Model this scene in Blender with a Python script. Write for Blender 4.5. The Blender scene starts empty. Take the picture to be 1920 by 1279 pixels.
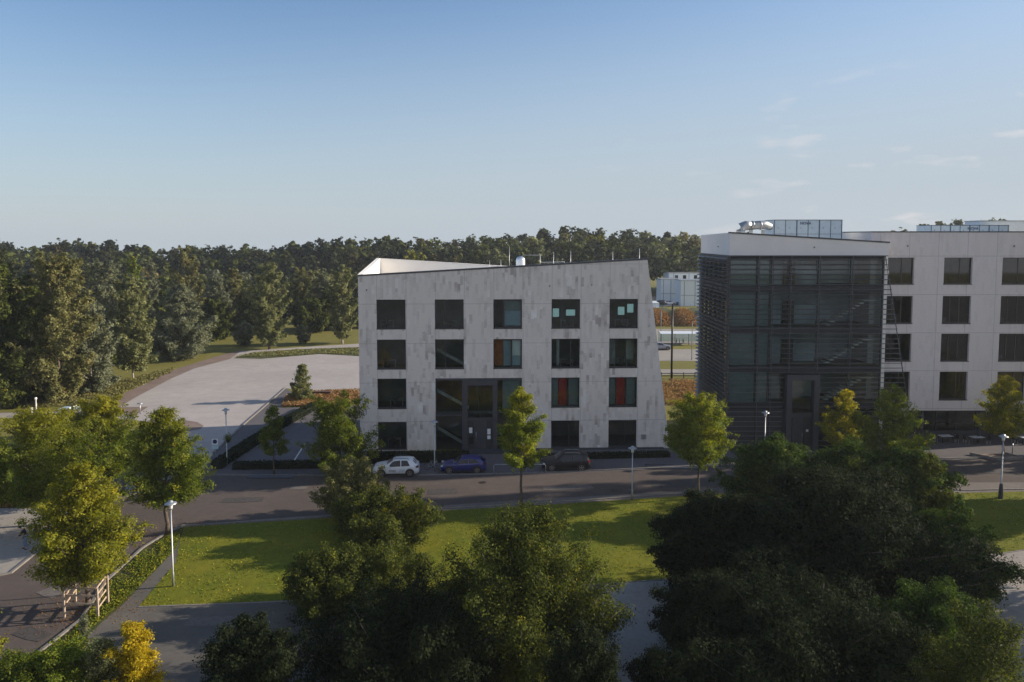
import bpy, bmesh, math, random
import numpy as np
from mathutils import Vector, Matrix

# ------------------------------------------------------------------ camera, sky, sun, exposure
scene = bpy.context.scene
COL = scene.collection
FPX, CAMH, PITCH = 1400.0, 21.9, math.radians(4)
cam_data = bpy.data.cameras.new('camera')
cam = bpy.data.objects.new('camera', cam_data)
COL.objects.link(cam)
cam.location = (0, 0, CAMH)
cam.rotation_euler = (math.radians(90) - PITCH, 0, 0)
cam_data.sensor_width = 36.0
cam_data.lens = 36.0 * FPX / 1920.0
cam_data.shift_y = -96.5 / 1920.0
cam_data.clip_start = 0.5
cam_data.clip_end = 6000
scene.camera = cam

SUN_EL = math.radians(19.5)
SUN_AZ = math.radians(11.0)          # to the right, this much beyond the facade line
SUN_DIR = Vector((math.cos(SUN_AZ) * math.cos(SUN_EL), math.sin(SUN_AZ) * math.cos(SUN_EL), math.sin(SUN_EL)))

world = bpy.data.worlds.new('World')
scene.world = world
world.use_nodes = True
wn = world.node_tree.nodes
wl = world.node_tree.links
for n in list(wn):
    wn.remove(n)
w_out = wn.new('ShaderNodeOutputWorld')
w_bg = wn.new('ShaderNodeBackground')
w_sky = wn.new('ShaderNodeTexSky')
w_sky.sky_type = 'NISHITA'
w_sky.sun_disc = False
w_sky.sun_elevation = SUN_EL
w_sky.sun_rotation = math.radians(90) - SUN_AZ
w_sky.altitude = 100
w_sky.air_density = 1.0
w_sky.dust_density = 0.4
w_sky.ozone_density = 4.0
w_bg.inputs['Strength'].default_value = 0.10
# a few thin clouds low in the right of the sky
w_tc = wn.new('ShaderNodeTexCoord')
w_map = wn.new('ShaderNodeMapping')
w_map.inputs['Scale'].default_value = (12, 12, 44)
w_map.inputs['Location'].default_value = (3.3, 1.0, 2.4)
w_noise = wn.new('ShaderNodeTexNoise')
w_noise.inputs['Scale'].default_value = 1.0
w_noise.inputs['Detail'].default_value = 5
w_noise.inputs['Roughness'].default_value = 0.55
w_ramp = wn.new('ShaderNodeMapRange')
w_ramp.inputs['From Min'].default_value = 0.59
w_ramp.inputs['From Max'].default_value = 0.74
w_sep = wn.new('ShaderNodeSeparateXYZ')
w_side = wn.new('ShaderNodeMapRange')          # clouds stand to the right only
w_side.inputs['From Min'].default_value = 0.0
w_side.inputs['From Max'].default_value = 0.6
w_high = wn.new('ShaderNodeMapRange')          # and low
w_high.inputs['From Min'].default_value = 0.22
w_high.inputs['From Max'].default_value = 0.14
w_mul = wn.new('ShaderNodeMath'); w_mul.operation = 'MULTIPLY'
w_mul2 = wn.new('ShaderNodeMath'); w_mul2.operation = 'MULTIPLY'
w_mul3 = wn.new('ShaderNodeMath'); w_mul3.operation = 'MULTIPLY'
w_mul3.inputs[1].default_value = 0.6
w_mix = wn.new('ShaderNodeMix'); w_mix.data_type = 'RGBA'
w_mix.inputs['B'].default_value = (5.2, 4.9, 4.9, 1)
wl.new(w_tc.outputs['Generated'], w_map.inputs['Vector'])
wl.new(w_map.outputs[0], w_noise.inputs['Vector'])
wl.new(w_noise.outputs['Fac'], w_ramp.inputs['Value'])
wl.new(w_tc.outputs['Generated'], w_sep.inputs[0])
wl.new(w_sep.outputs['X'], w_side.inputs['Value'])
wl.new(w_sep.outputs['Z'], w_high.inputs['Value'])
wl.new(w_ramp.outputs[0], w_mul.inputs[0]); wl.new(w_side.outputs[0], w_mul.inputs[1])
wl.new(w_mul.outputs[0], w_mul2.inputs[0]); wl.new(w_high.outputs[0], w_mul2.inputs[1])
wl.new(w_mul2.outputs[0], w_mul3.inputs[0])
wl.new(w_mul3.outputs[0], w_mix.inputs['Factor'])
# pale dust layer of the lower air
w_hz = wn.new('ShaderNodeMapRange'); w_hz.interpolation_type = 'SMOOTHSTEP'
w_hz.inputs['From Min'].default_value = -0.05
w_hz.inputs['From Max'].default_value = 0.36
w_hz.inputs['To Min'].default_value = 0.95
w_hz.inputs['To Max'].default_value = 0.0
w_dust = wn.new('ShaderNodeMix'); w_dust.data_type = 'RGBA'
w_dust.inputs['B'].default_value = (3.12, 3.52, 3.95, 1)
w_sx = wn.new('ShaderNodeMapRange')
w_sx.inputs['From Min'].default_value = -0.4
w_sx.inputs['From Max'].default_value = 0.8
w_sx.inputs['To Min'].default_value = 0.02
w_sx.inputs['To Max'].default_value = -0.13
w_add = wn.new('ShaderNodeMath'); w_add.operation = 'ADD'
wl.new(w_sep.outputs['X'], w_sx.inputs['Value'])
wl.new(w_sep.outputs['Z'], w_add.inputs[0]); wl.new(w_sx.outputs[0], w_add.inputs[1])
wl.new(w_add.outputs[0], w_hz.inputs['Value'])
wl.new(w_hz.outputs[0], w_dust.inputs['Factor'])
wl.new(w_sky.outputs[0], w_dust.inputs['A'])
# bright patch added to the unseen sky behind the camera, lifting the shaded facade
w_bk = wn.new('ShaderNodeMapRange'); w_bk.interpolation_type = 'SMOOTHSTEP'
w_bk.inputs['From Min'].default_value = -0.05
w_bk.inputs['From Max'].default_value = -0.75
w_bk.inputs['To Min'].default_value = 0.0
w_bk.inputs['To Max'].default_value = 0.5
w_backfill = wn.new('ShaderNodeMix'); w_backfill.data_type = 'RGBA'
w_backfill.inputs['B'].default_value = (5.2, 5.0, 5.0, 1)
wl.new(w_sep.outputs['Y'], w_bk.inputs['Value'])
wl.new(w_bk.outputs[0], w_backfill.inputs['Factor'])
wl.new(w_dust.outputs['Result'], w_backfill.inputs['A'])
wl.new(w_backfill.outputs['Result'], w_mix.inputs['A'])
wl.new(w_mix.outputs['Result'], w_bg.inputs['Color'])
wl.new(w_bg.outputs[0], w_out.inputs[0])

sun_data = bpy.data.lights.new('sun', 'SUN')
sun_data.energy = 4.8
sun_data.angle = math.radians(0.6)
sun_data.color = (1.0, 0.87, 0.70)
sun = bpy.data.objects.new('sun', sun_data)
COL.objects.link(sun)
sun.rotation_euler = SUN_DIR.to_track_quat('Z', 'Y').to_euler()
sun.location = (60, 0, 60)

scene.view_settings.view_transform = 'Standard'
scene.view_settings.look = 'None'
scene.view_settings.exposure = 0.67
scene.view_settings.gamma = 1.0
scene.render.resolution_x = 1024
scene.render.resolution_y = 682
scene.cycles.max_bounces = 8
scene.cycles.transparent_max_bounces = 12

# ------------------------------------------------------------------ pixel <-> place helpers (survey of the photograph)
_F = Vector((0, math.cos(PITCH), -math.sin(PITCH)))
_U = Vector((0, math.sin(PITCH), math.cos(PITCH)))
_C = Vector((0, 0, CAMH))
def _ray(px, py):
    return _F * FPX + Vector((1, 0, 0)) * (px - 960.0) + _U * (543.0 - py)
def G(px, py, z=0.0):
    d = _ray(px, py)
    return _C + d * ((z - CAMH) / d.z)
def P(px, py, Y):
    d = _ray(px, py)
    return _C + d * (Y / d.y)

# ------------------------------------------------------------------ materials
class N:
    """small node-tree builder"""
    def __init__(s, name):
        s.m = bpy.data.materials.new(name)
        s.m.use_nodes = True
        s.t = s.m.node_tree
        s.n = s.t.nodes
        s.b = s.n.get('Principled BSDF')
        s.out = s.n.get('Material Output')
    def new(s, t, **kw):
        x = s.n.new(t)
        for k, v in kw.items():
            setattr(x, k, v)
        return x
    def link(s, a, b):
        s.t.links.new(a, b)
    def put(s, sock, v):
        if hasattr(v, 'is_linked') or isinstance(v, bpy.types.NodeSocket):
            s.link(v, sock)
        else:
            sock.default_value = v
    def math(s, op, a, b=0.0, c=None):
        x = s.new('ShaderNodeMath', operation=op)
        s.put(x.inputs[0], a); s.put(x.inputs[1], b)
        if c is not None: s.put(x.inputs[2], c)
        return x.outputs[0]
    def obj(s):
        return s.new('ShaderNodeTexCoord').outputs['Object']
    def sep(s, v):
        x = s.new('ShaderNodeSeparateXYZ'); s.link(v, x.inputs[0]); return x.outputs
    def comb(s, a, b, c=0.0):
        x = s.new('ShaderNodeCombineXYZ')
        s.put(x.inputs[0], a); s.put(x.inputs[1], b); s.put(x.inputs[2], c); return x.outputs[0]
    def scale(s, v, sc):
        x = s.new('ShaderNodeMapping'); s.link(v, x.inputs[0]); x.inputs['Scale'].default_value = sc; return x.outputs[0]
    def noise(s, v, scale, detail=3, rough=0.55):
        x = s.new('ShaderNodeTexNoise'); s.link(v, x.inputs['Vector'])
        x.inputs['Scale'].default_value = scale; x.inputs['Detail'].default_value = detail
        x.inputs['Roughness'].default_value = rough
        return x.outputs['Fac']
    def white(s, v):
        x = s.new('ShaderNodeTexWhiteNoise', noise_dimensions='3D'); s.link(v, x.inputs['Vector']); return x.outputs['Value']
    def rng(s, v, a, b, c=0.0, d=1.0):
        x = s.new('ShaderNodeMapRange'); s.put(x.inputs['Value'], v)
        x.inputs['From Min'].default_value = a; x.inputs['From Max'].default_value = b
        x.inputs['To Min'].default_value = c; x.inputs['To Max'].default_value = d
        return x.outputs[0]
    def mix(s, f, a, b):
        x = s.new('ShaderNodeMix', data_type='RGBA')
        s.put(x.inputs['Factor'], f)
        s.put(x.inputs['A'], a if not isinstance(a, tuple) else (*a[:3], 1))
        s.put(x.inputs['B'], b if not isinstance(b, tuple) else (*b[:3], 1))
        return x.outputs['Result']
    def bump(s, h, strength=0.3, dist=0.05):
        x = s.new('ShaderNodeBump'); s.link(h, x.inputs['Height'])
        x.inputs['Strength'].default_value = strength; x.inputs['Distance'].default_value = dist
        s.link(x.outputs[0], s.b.inputs['Normal'])
    def col(s, c):
        s.put(s.b.inputs['Base Color'], c if not isinstance(c, tuple) else (*c[:3], 1))

def plain(name, c, rough=0.6, metal=0.0, var=0.12, nscale=3.0, spec=0.5):
    k = N(name)
    o = k.obj()
    f = k.rng(k.noise(o, nscale, 4), 0.3, 0.7)
    k.col(k.mix(f, tuple(x * (1 - var) for x in c), tuple(min(1, x * (1 + var)) for x in c)))
    k.b.inputs['Roughness'].default_value = rough
    k.b.inputs['Metallic'].default_value = metal
    k.b.inputs['Specular IOR Level'].default_value = spec
    return k.m

def ground_mat(name, c1, c2, c3=None, s1=0.15, s2=3.0, rough=0.92, bump=0.2, spots=0.0):
    k = N(name)
    o = k.obj()
    a = k.rng(k.noise(o, s1, 5, 0.6), 0.36, 0.64)
    b = k.rng(k.noise(o, s2, 5, 0.65), 0.3, 0.7)
    c = k.mix(a, c1, c2)
    c = k.mix(k.math('MULTIPLY', b, 0.55), c, c3 or tuple(x * 0.7 for x in c1))
    if spots:
        sp = k.rng(k.noise(o, 0.55, 6, 0.7), 0.62, 0.72)
        c = k.mix(k.math('MULTIPLY', sp, spots), c, tuple(x * 0.45 for x in c1))
    k.col(c)
    k.b.inputs['Roughness'].default_value = rough
    k.b.inputs['Specular IOR Level'].default_value = 0.2
    if bump:
        k.bump(k.noise(o, s2 * 4, 4, 0.7), bump, 0.04)
    return k.m

M = {}
M['meadow'] = ground_mat('meadow_grass', (0.165, 0.155, 0.030), (0.22, 0.195, 0.045), (0.12, 0.11, 0.03), 0.06, 0.9)
M['lawn'] = ground_mat('lawn_grass', (0.125, 0.150, 0.008), (0.190, 0.180, 0.012), (0.070, 0.085, 0.008), 0.30, 1.8, bump=0.6, spots=0.35)
M['rough_grass'] = ground_mat('verge_grass', (0.05, 0.075, 0.02), (0.11, 0.085, 0.035), (0.03, 0.045, 0.015), 0.7, 3.5, bump=0.5)
M['concrete_lot'] = ground_mat('pale_lot_paving', (0.36, 0.33, 0.312), (0.43, 0.395, 0.37), (0.29, 0.27, 0.255), 0.07, 0.6, bump=0.05, spots=0.12)
M['pale_slabs'] = ground_mat('pale_slabs', (0.30, 0.28, 0.25), (0.36, 0.33, 0.29), (0.22, 0.20, 0.185), 0.2, 2.4, bump=0.1)
M['asphalt_brown'] = ground_mat('brown_asphalt', (0.098, 0.080, 0.072), (0.125, 0.101, 0.090), (0.07, 0.06, 0.056), 0.10, 1.3, bump=0.15, spots=0.4)
M['asphalt_grey'] = ground_mat('grey_asphalt', (0.115, 0.108, 0.098), (0.15, 0.138, 0.122), (0.07, 0.068, 0.064), 0.3, 1.2, bump=0.15, spots=0.7)
M['sidewalk'] = ground_mat('sidewalk_slabs', (0.16, 0.14, 0.125), (0.20, 0.175, 0.155), (0.12, 0.105, 0.1), 0.3, 2.5, bump=0.1)
M['yard'] = ground_mat('yard_asphalt', (0.115, 0.108, 0.115), (0.14, 0.13, 0.135), (0.09, 0.085, 0.09), 0.2, 1.5, bump=0.1)
M['soil'] = ground_mat('dry_soil_verge', (0.20, 0.15, 0.125), (0.26, 0.20, 0.17), (0.14, 0.105, 0.09), 0.3, 2.0, bump=0.3)
M['kerb'] = plain('kerb_stone', (0.19, 0.175, 0.16), 0.85, var=0.2)
M['white_paint'] = plain('road_paint', (0.55, 0.53, 0.5), 0.7)

def stone_mat(name, base, dark, light, amount, jx=2.97, jz=4.04, jx0=1.7, jz0=3.0, patch=0.5):
    """facade of narrow upright stone tiles in several tones with storey and bay joints; u = x, height = z in object space"""
    k = N(name)
    o = k.obj()
    x, y, z = k.sep(o)
    h = k.math('ADD', x, k.math('MULTIPLY', y, 0.37))
    cu = k.math('FLOOR', k.math('DIVIDE', h, 0.30))
    off = k.white(k.comb(cu, 7.0))
    cz = k.math('FLOOR', k.math('ADD', k.math('DIVIDE', z, 0.95), off))
    wn_ = k.white(k.comb(cu, cz, 3.0))
    wn2 = k.white(k.comb(cu, cz, 11.0))
    mask = k.rng(k.noise(k.scale(o, (0.55, 0.55, 0.28)), 1.0, 4, 0.65), 0.48, 0.62)
    mask2 = k.rng(k.noise(k.scale(o, (0.42, 0.42, 0.3)), 1.3, 3, 0.6), 0.5, 0.7)
    d = k.math('MULTIPLY', k.rng(wn_, 0.45, 1.0), k.math('ADD', k.math('MULTIPLY', mask, amount), 0.26))
    l = k.math('MULTIPLY', k.rng(wn2, 0.6, 1.0), k.math('MULTIPLY', mask2, patch))
    fine = k.rng(k.noise(o, 6.0, 5, 0.7), 0.3, 0.7)
    streak = k.rng(k.noise(k.scale(o, (1.6, 1.6, 0.12)), 1.0, 4, 0.6), 0.45, 0.75, 0.0, 0.07)
    c = k.mix(k.math('MULTIPLY', fine, 0.35), base, tuple(v * 0.8 for v in base))
    c = k.mix(streak, c, tuple(v * 0.72 for v in base))
    c = k.mix(d, c, dark)
    c = k.mix(l, c, light)
    fx = k.math('FRACT', k.math('DIVIDE', k.math('SUBTRACT', x, jx0), jx))
    fz = k.math('FRACT', k.math('DIVIDE', k.math('SUBTRACT', z, jz0), jz))
    jl = k.math('MAXIMUM', k.math('LESS_THAN', fx, 0.055 / jx), k.math('LESS_THAN', fz, 0.055 / jz))
    c = k.mix(k.math('MULTIPLY', jl, 0.6), c, tuple(v * 0.5 for v in base))
    k.col(c)
    k.b.inputs['Roughness'].default_value = 0.85
    k.b.inputs['Specular IOR Level'].default_value = 0.25
    k.bump(fine, 0.25, 0.02)
    return k.m
M['stone'] = stone_mat('weathered_stone_tiles', (0.70, 0.655, 0.615), (0.40, 0.36, 0.34), (0.86, 0.86, 0.84), 0.95, patch=0.75)
M['stone_right'] = stone_mat('smooth_stone_tiles', (0.70, 0.65, 0.64), (0.56, 0.52, 0.51), (0.78, 0.74, 0.73), 0.4, 3.05, 4.03, 0.95, 3.8, patch=0.3)
M['fascia'] = plain('pale_fascia_plaster', (0.74, 0.71, 0.69), 0.8, var=0.05, nscale=0.4)
M['white_wall'] = plain('white_parapet_lining', (0.86, 0.83, 0.78), 0.8, var=0.04, nscale=0.5)
M['coping'] = plain('dark_metal_coping', (0.075, 0.08, 0.09), 0.45, 0.6)
M['roof_felt'] = plain('roof_membrane', (0.55, 0.54, 0.52), 0.95)
M['frame'] = plain('anthracite_frame', (0.045, 0.048, 0.055), 0.5, 0.3)
M['frame_brown'] = plain('bronze_frame', (0.09, 0.075, 0.065), 0.5, 0.3)
M['louvre'] = plain('grey_louvre_metal', (0.105, 0.11, 0.125), 0.42, 0.5)
M['panel'] = plain('dark_cladding', (0.060, 0.060, 0.072), 0.55, 0.2, 0.1, 1.0)
M['room_dark'] = plain('room_wall', (0.24, 0.25, 0.23), 0.9, var=0.3, nscale=0.5)
M['room_light'] = plain('room_plaster', (0.38, 0.38, 0.36), 0.9, var=0.3, nscale=0.6)
M['room_blue'] = plain('room_blue_grey', (0.36, 0.41, 0.46), 0.9, var=0.25, nscale=0.5)
M['slab_dark'] = plain('dark_spandrel', (0.030, 0.032, 0.040), 0.5, 0.2)
M['room_brown'] = plain('room_timber', (0.30, 0.13, 0.07), 0.8, var=0.4, nscale=0.9)
M['room_floor'] = plain('room_floor', (0.12, 0.12, 0.12), 0.8)
M['teal'] = plain('pale_green_blind', (0.23, 0.29, 0.30), 0.8, var=0.1)
M['blind'] = plain('white_blind', (0.75, 0.78, 0.80), 0.8, var=0.05)
M['bluepanel'] = plain('pale_blue_panel', (0.34, 0.46, 0.56), 0.7, var=0.1)
M['red'] = plain('red_curtain', (0.50, 0.03, 0.02), 0.85, var=0.2, nscale=2)
M['orange'] = plain('orange_wall', (0.55, 0.16, 0.05), 0.85, var=0.2)
M['steel'] = plain('galvanised_steel', (0.42, 0.44, 0.45), 0.45, 0.7, 0.1)
M['steel_bright'] = plain('bright_duct_metal', (0.78, 0.80, 0.82), 0.28, 0.7, 0.1)
M['unit'] = plain('pale_unit_panel', (0.52, 0.62, 0.68), 0.45, 0.1, 0.06)
M['unit_frame'] = plain('blue_grey_unit_frame', (0.10, 0.14, 0.20), 0.5, 0.3)
M['white_building'] = plain('white_cladding', (0.66, 0.72, 0.76), 0.6, var=0.05)
M['black_metal'] = plain('black_metal', (0.02, 0.02, 0.022), 0.4, 0.5)
M['lampglass'] = plain('lamp_glass', (0.75, 0.76, 0.78), 0.15, 0.0, 0.02)
M['timber'] = plain('grey_timber', (0.42, 0.33, 0.25), 0.85, var=0.3, nscale=6)
M['planter'] = plain('rusty_planter', (0.10, 0.055, 0.04), 0.85, var=0.3)
M['bark'] = plain('bark', (0.11, 0.085, 0.065), 0.95, var=0.45, nscale=5)
M['bark_pale'] = plain('pale_bark', (0.42, 0.38, 0.33), 0.9, var=0.4, nscale=6)
M['rubber'] = plain('rubber', (0.018, 0.018, 0.018), 0.8)
M['plastic'] = plain('black_plastic', (0.025, 0.025, 0.028), 0.5)
M['table_top'] = plain('pale_table_top', (0.55, 0.55, 0.56), 0.6)
M['sign_white'] = plain('sign_white', (0.75, 0.77, 0.80), 0.5, var=0.02)
M['sign_blue'] = plain('sign_blue', (0.015, 0.03, 0.12), 0.5, var=0.02)
M['sign_lightblue'] = plain('sign_plate', (0.42, 0.60, 0.70), 0.5, var=0.02)
M['skin'] = plain('skin', (0.45, 0.27, 0.20), 0.6, var=0.05)
M['jacket'] = plain('black_cloth', (0.015, 0.015, 0.02), 0.9)
M['jeans'] = plain('blue_denim', (0.12, 0.17, 0.26), 0.9)
M['hair'] = plain('dark_hair', (0.02, 0.015, 0.012), 0.7)
M['letter'] = plain('pale_letters', (0.65, 0.65, 0.68), 0.5, var=0.02)
M['letter_dark'] = plain('dark_letters', (0.02, 0.05, 0.12), 0.5, var=0.02)
M['screen'] = None

def emis(name, c, s):
    k = N(name)
    k.col(c)
    k.b.inputs['Emission Color'].default_value = (*c, 1)
    k.b.inputs['Emission Strength'].default_value = s
    return k.m
M['screen'] = emis('lit_screen', (0.30, 0.48, 0.48), 0.28)

def glass_mat(name, tint=(0.75, 0.85, 0.85), refl=0.10):
    k = N(name)
    k.n.remove(k.b)
    tr = k.new('ShaderNodeBsdfTransparent'); tr.inputs[0].default_value = (*tint, 1)
    gl = k.new('ShaderNodeBsdfGlossy'); gl.inputs['Roughness'].default_value = 0.03
    fr = k.new('ShaderNodeFresnel'); fr.inputs['IOR'].default_value = 1.5
    f = k.math('ADD', k.math('MULTIPLY', fr.outputs[0], 1.2), refl * 0.25)
    mx = k.new('ShaderNodeMixShader')
    k.link(f, mx.inputs[0]); k.link(tr.outputs[0], mx.inputs[1]); k.link(gl.outputs[0], mx.inputs[2])
    k.link(mx.outputs[0], k.out.inputs[0])
    return k.m
M['glass'] = glass_mat('window_glass')
M['glass_dark'] = glass_mat('tinted_glass', (0.42, 0.45, 0.5), 0.15)

def car_paint(name, c, rough=0.28):
    k = N(name)
    k.col(c)
    k.b.inputs['Roughness'].default_value = rough
    k.b.inputs['Coat Weight'].default_value = 0.8
    k.b.inputs['Coat Roughness'].default_value = 0.06
    return k.m
M['car_white'] = car_paint('white_car_paint', (0.72, 0.76, 0.80))
M['car_blue'] = car_paint('blue_car_paint', (0.008, 0.014, 0.15))
M['car_black'] = car_paint('black_car_paint', (0.006, 0.005, 0.008), 0.5)
M['car_black'].node_tree.nodes['Principled BSDF'].inputs['Coat Weight'].default_value = 0.15
M['car_grey'] = car_paint('grey_car_paint', (0.28, 0.30, 0.36))
M['car_glass'] = plain('car_glass', (0.008, 0.011, 0.018), 0.08, 0.0, 0.0)
M['rim'] = plain('wheel_rim', (0.32, 0.31, 0.30), 0.35, 0.8)
M['tail'] = plain('tail_lamp', (0.50, 0.02, 0.02), 0.25)
M['tail_dark'] = plain('dark_tail_lamp', (0.06, 0.01, 0.02), 0.2)
M['headlamp'] = plain('headlamp', (0.55, 0.6, 0.65), 0.15)

def leaf_mat(name, trans=0.35, rough=0.6, spec=0.18):
    k = N(name)
    at = k.new('ShaderNodeAttribute'); at.attribute_name = 'leaf_colour'
    k.link(at.outputs['Color'], k.b.inputs['Base Color'])
    k.b.inputs['Roughness'].default_value = rough
    k.b.inputs['Specular IOR Level'].default_value = spec
    tr = k.new('ShaderNodeBsdfTranslucent')
    hs = k.new('ShaderNodeHueSaturation'); hs.inputs['Saturation'].default_value = 1.15; hs.inputs['Value'].default_value = 1.5
    k.link(at.outputs['Color'], hs.inputs['Color'])
    k.link(hs.outputs[0], tr.inputs[0])
    mx = k.new('ShaderNodeMixShader'); mx.inputs[0].default_value = trans
    k.link(k.b.outputs[0], mx.inputs[1]); k.link(tr.outputs[0], mx.inputs[2])
    k.link(mx.outputs[0], k.out.inputs[0])
    return k.m
M['leaf'] = leaf_mat('leaf', 0.42)
M['leaf_far'] = leaf_mat('leaf_far', 0.22, 0.75, 0.15)
M['leaf_dense'] = leaf_mat('leaf_dense', 0.3, 0.75, 0.06)
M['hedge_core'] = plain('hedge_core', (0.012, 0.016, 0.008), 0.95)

# ------------------------------------------------------------------ object helpers
def tag(o, label=None, cat=None, group=None, kind=None):
    if label: o['label'] = label
    if cat: o['category'] = cat
    if group: o['group'] = group
    if kind: o['kind'] = kind
    return o
def empty(name, loc=(0, 0, 0), rz=0.0, label=None, cat=None, group=None):
    o = bpy.data.objects.new(name, None)
    COL.objects.link(o)
    o.location = loc
    o.rotation_euler = (0, 0, rz)
    o.empty_display_size = 0.3
    return tag(o, label, cat, group)
def copy_tree(o, parent=None):
    c = o.copy(); COL.objects.link(c)
    if parent is not None: c.parent = parent
    for ch in list(o.children):
        copy_tree(ch, c)
    return c

class MB:
    def __init__(s):
        s.v = []; s.f = []; s.mi = []; s.sm = []
    def add(s, vs, fs, mi=0, smooth=False):
        b = len(s.v)
        s.v += [tuple(v) for v in vs]
        for f in fs:
            s.f.append([b + i for i in f]); s.mi.append(mi); s.sm.append(smooth)
        return s
    def box(s, x0, x1, y0, y1, z0, z1, mi=0, mat=None):
        vs = [(x0, y0, z0), (x1, y0, z0), (x1, y1, z0), (x0, y1, z0), (x0, y0, z1), (x1, y0, z1), (x1, y1, z1), (x0, y1, z1)]
        if mat is not None: vs = [tuple(mat @ Vector(v)) for v in vs]
        return s.add(vs, [(0, 3, 2, 1), (4, 5, 6, 7), (0, 1, 5, 4), (1, 2, 6, 5), (2, 3, 7, 6), (3, 0, 4, 7)], mi)
    def quad(s, a, b, c, d, mi=0):
        return s.add([a, b, c, d], [(0, 1, 2, 3)], mi)
    def tube(s, pts, rs, n=8, mi=0, cap=True):
        pts = [Vector(p) for p in pts]
        if not hasattr(rs, '__len__'): rs = [rs] * len(pts)
        vs = []; fs = []
        for i, p in enumerate(pts):
            a = pts[max(i - 1, 0)]; b = pts[min(i + 1, len(pts) - 1)]
            d = (b - a)
            d = d.normalized() if d.length > 1e-9 else Vector((0, 0, 1))
            ref = Vector((0, 0, 1)) if abs(d.z) < 0.9 else Vector((1, 0, 0))
            u = d.cross(ref).normalized(); w = d.cross(u).normalized()
            for k in range(n):
                t = 2 * math.pi * k / n
                vs.append(p + (u * math.cos(t) + w * math.sin(t)) * rs[i])
        for i in range(len(pts) - 1):
            for k in range(n):
                fs.append((i * n + k, i * n + (k + 1) % n, (i + 1) * n + (k + 1) % n, (i + 1) * n + k))
        s.add(vs, fs, mi, True)
        if cap:
            b = len(s.v) - len(vs)
            s.f.append([b + k for k in range(n)][::-1]); s.mi.append(mi); s.sm.append(False)
            s.f.append([b + (len(pts) - 1) * n + k for k in range(n)]); s.mi.append(mi); s.sm.append(False)
        return s
    def lathe(s, c, prof, n=16, mi=0):
        """prof: list of (radius, z)"""
        vs = []; fs = []
        for r, z in prof:
            for k in range(n):
                t = 2 * math.pi * k / n
                vs.append((c[0] + r * math.cos(t), c[1] + r * math.sin(t), c[2] + z))
        for i in range(len(prof) - 1):
            for k in range(n):
                fs.append((i * n + k, i * n + (k + 1) % n, (i + 1) * n + (k + 1) % n, (i + 1) * n + k))
        return s.add(vs, fs, mi, True)
    def prism(s, poly, z0, z1, mi=0):
        n = len(poly)
        vs = [(p[0], p[1], z0) for p in poly] + [(p[0], p[1], z1) for p in poly]
        fs = [tuple(range(n))[::-1], tuple(range(n, 2 * n))] + [(i, (i + 1) % n, n + (i + 1) % n, n + i) for i in range(n)]
        return s.add(vs, fs, mi)
    def build(s, name, mats, parent=None, loc=None):
        me = bpy.data.meshes.new(name)
        me.from_pydata([tuple(v) for v in s.v], [], s.f)
        if not isinstance(mats, (list, tuple)): mats = [mats]
        for m in mats: me.materials.append(m)
        me.polygons.foreach_set('material_index', s.mi)
        me.polygons.foreach_set('use_smooth', s.sm)
        me.update()
        o = bpy.data.objects.new(name, me)
        COL.objects.link(o)
        if parent is not None: o.parent = parent
        if loc is not None: o.location = loc
        return o

def text_mesh(body, size, name, mat, parent, loc, rot=(math.pi / 2, 0, 0), ext=0.01):
    cu = bpy.data.curves.new(name + '_curve', 'FONT')
    cu.body = body; cu.size = size; cu.extrude = ext; cu.align_x = 'CENTER'; cu.align_y = 'CENTER'
    t = bpy.data.objects.new(name + '_tmp', cu)
    COL.objects.link(t)
    dg = bpy.context.evaluated_depsgraph_get()
    me = bpy.data.meshes.new_from_object(t.evaluated_get(dg))
    COL.objects.unlink(t); bpy.data.objects.remove(t)
    me.materials.clear(); me.materials.append(mat)
    o = bpy.data.objects.new(name, me); COL.objects.link(o)
    o.parent = parent; o.location = loc; o.rotation_euler = rot
    return o

# ------------------------------------------------------------------ ground sheets
def sheet(name, pts, z, mat, label=None, raw=False, kind='structure'):
    vs = [(p[0], p[1], z) if raw else tuple(G(p[0], p[1]).xy) + (z,) for p in pts]
    mb = MB(); mb.add(vs, [tuple(range(len(vs)))])
    o = mb.build(name, mat)
    me = o.data
    bm = bmesh.new(); bm.from_mesh(me)
    bmesh.ops.triangulate(bm, faces=bm.faces[:])
    for f in bm.faces:
        if f.normal.z < 0: f.normal_flip()
    bm.to_mesh(me); bm.free()
    o['kind'] = kind
    return o

gm = MB()
for y0, y1, za, zb_ in ((-300, 340, 0, 0), (340, 4500, 0, -125)):      # the land falls away behind the wood
    gm.quad((-2500, y0, za), (2500, y0, za), (2500, y1, zb_), (-2500, y1, zb_))
gm.build('ground', M['meadow'])['kind'] = 'structure'

# street network
road_n = [(2300, 852), (1700, 864), (1300, 877), (1000, 890), (700, 895), (400, 893), (260, 900)]
road_s = [(2300, 900), (1920, 905), (1480, 905), (1215, 925), (975, 938), (760, 953), (600, 966), (345, 985), (312, 1001), (268, 1028), (200, 1090), (150, 1165), (60, 1235), (-40, 1330), (-420, 1500)]
road_w = [(-700, 1330), (-300, 1180), (-60, 1095), (0, 1080), (20, 1076), (90, 1020), (130, 990), (200, 945), (262, 925), (180, 935), (-300, 965), (-300, 915)]
sheet('road', road_n + [(0, 893), (-300, 893)] + road_w[::-1][0:0] + [(-300, 915), (-20, 912), (180, 918), (262, 925), (200, 945), (130, 990), (90, 1020), (20, 1076), (0, 1080), (-60, 1095), (-300, 1180), (-700, 1330), (-420, 1500), (-40, 1330), (60, 1235), (150, 1165), (200, 1090), (268, 1028), (312, 1001), (345, 985), (600, 966), (760, 953), (975, 938), (1215, 925), (1480, 905), (1920, 905), (2300, 900)], 0.012, M['asphalt_brown'])
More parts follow.
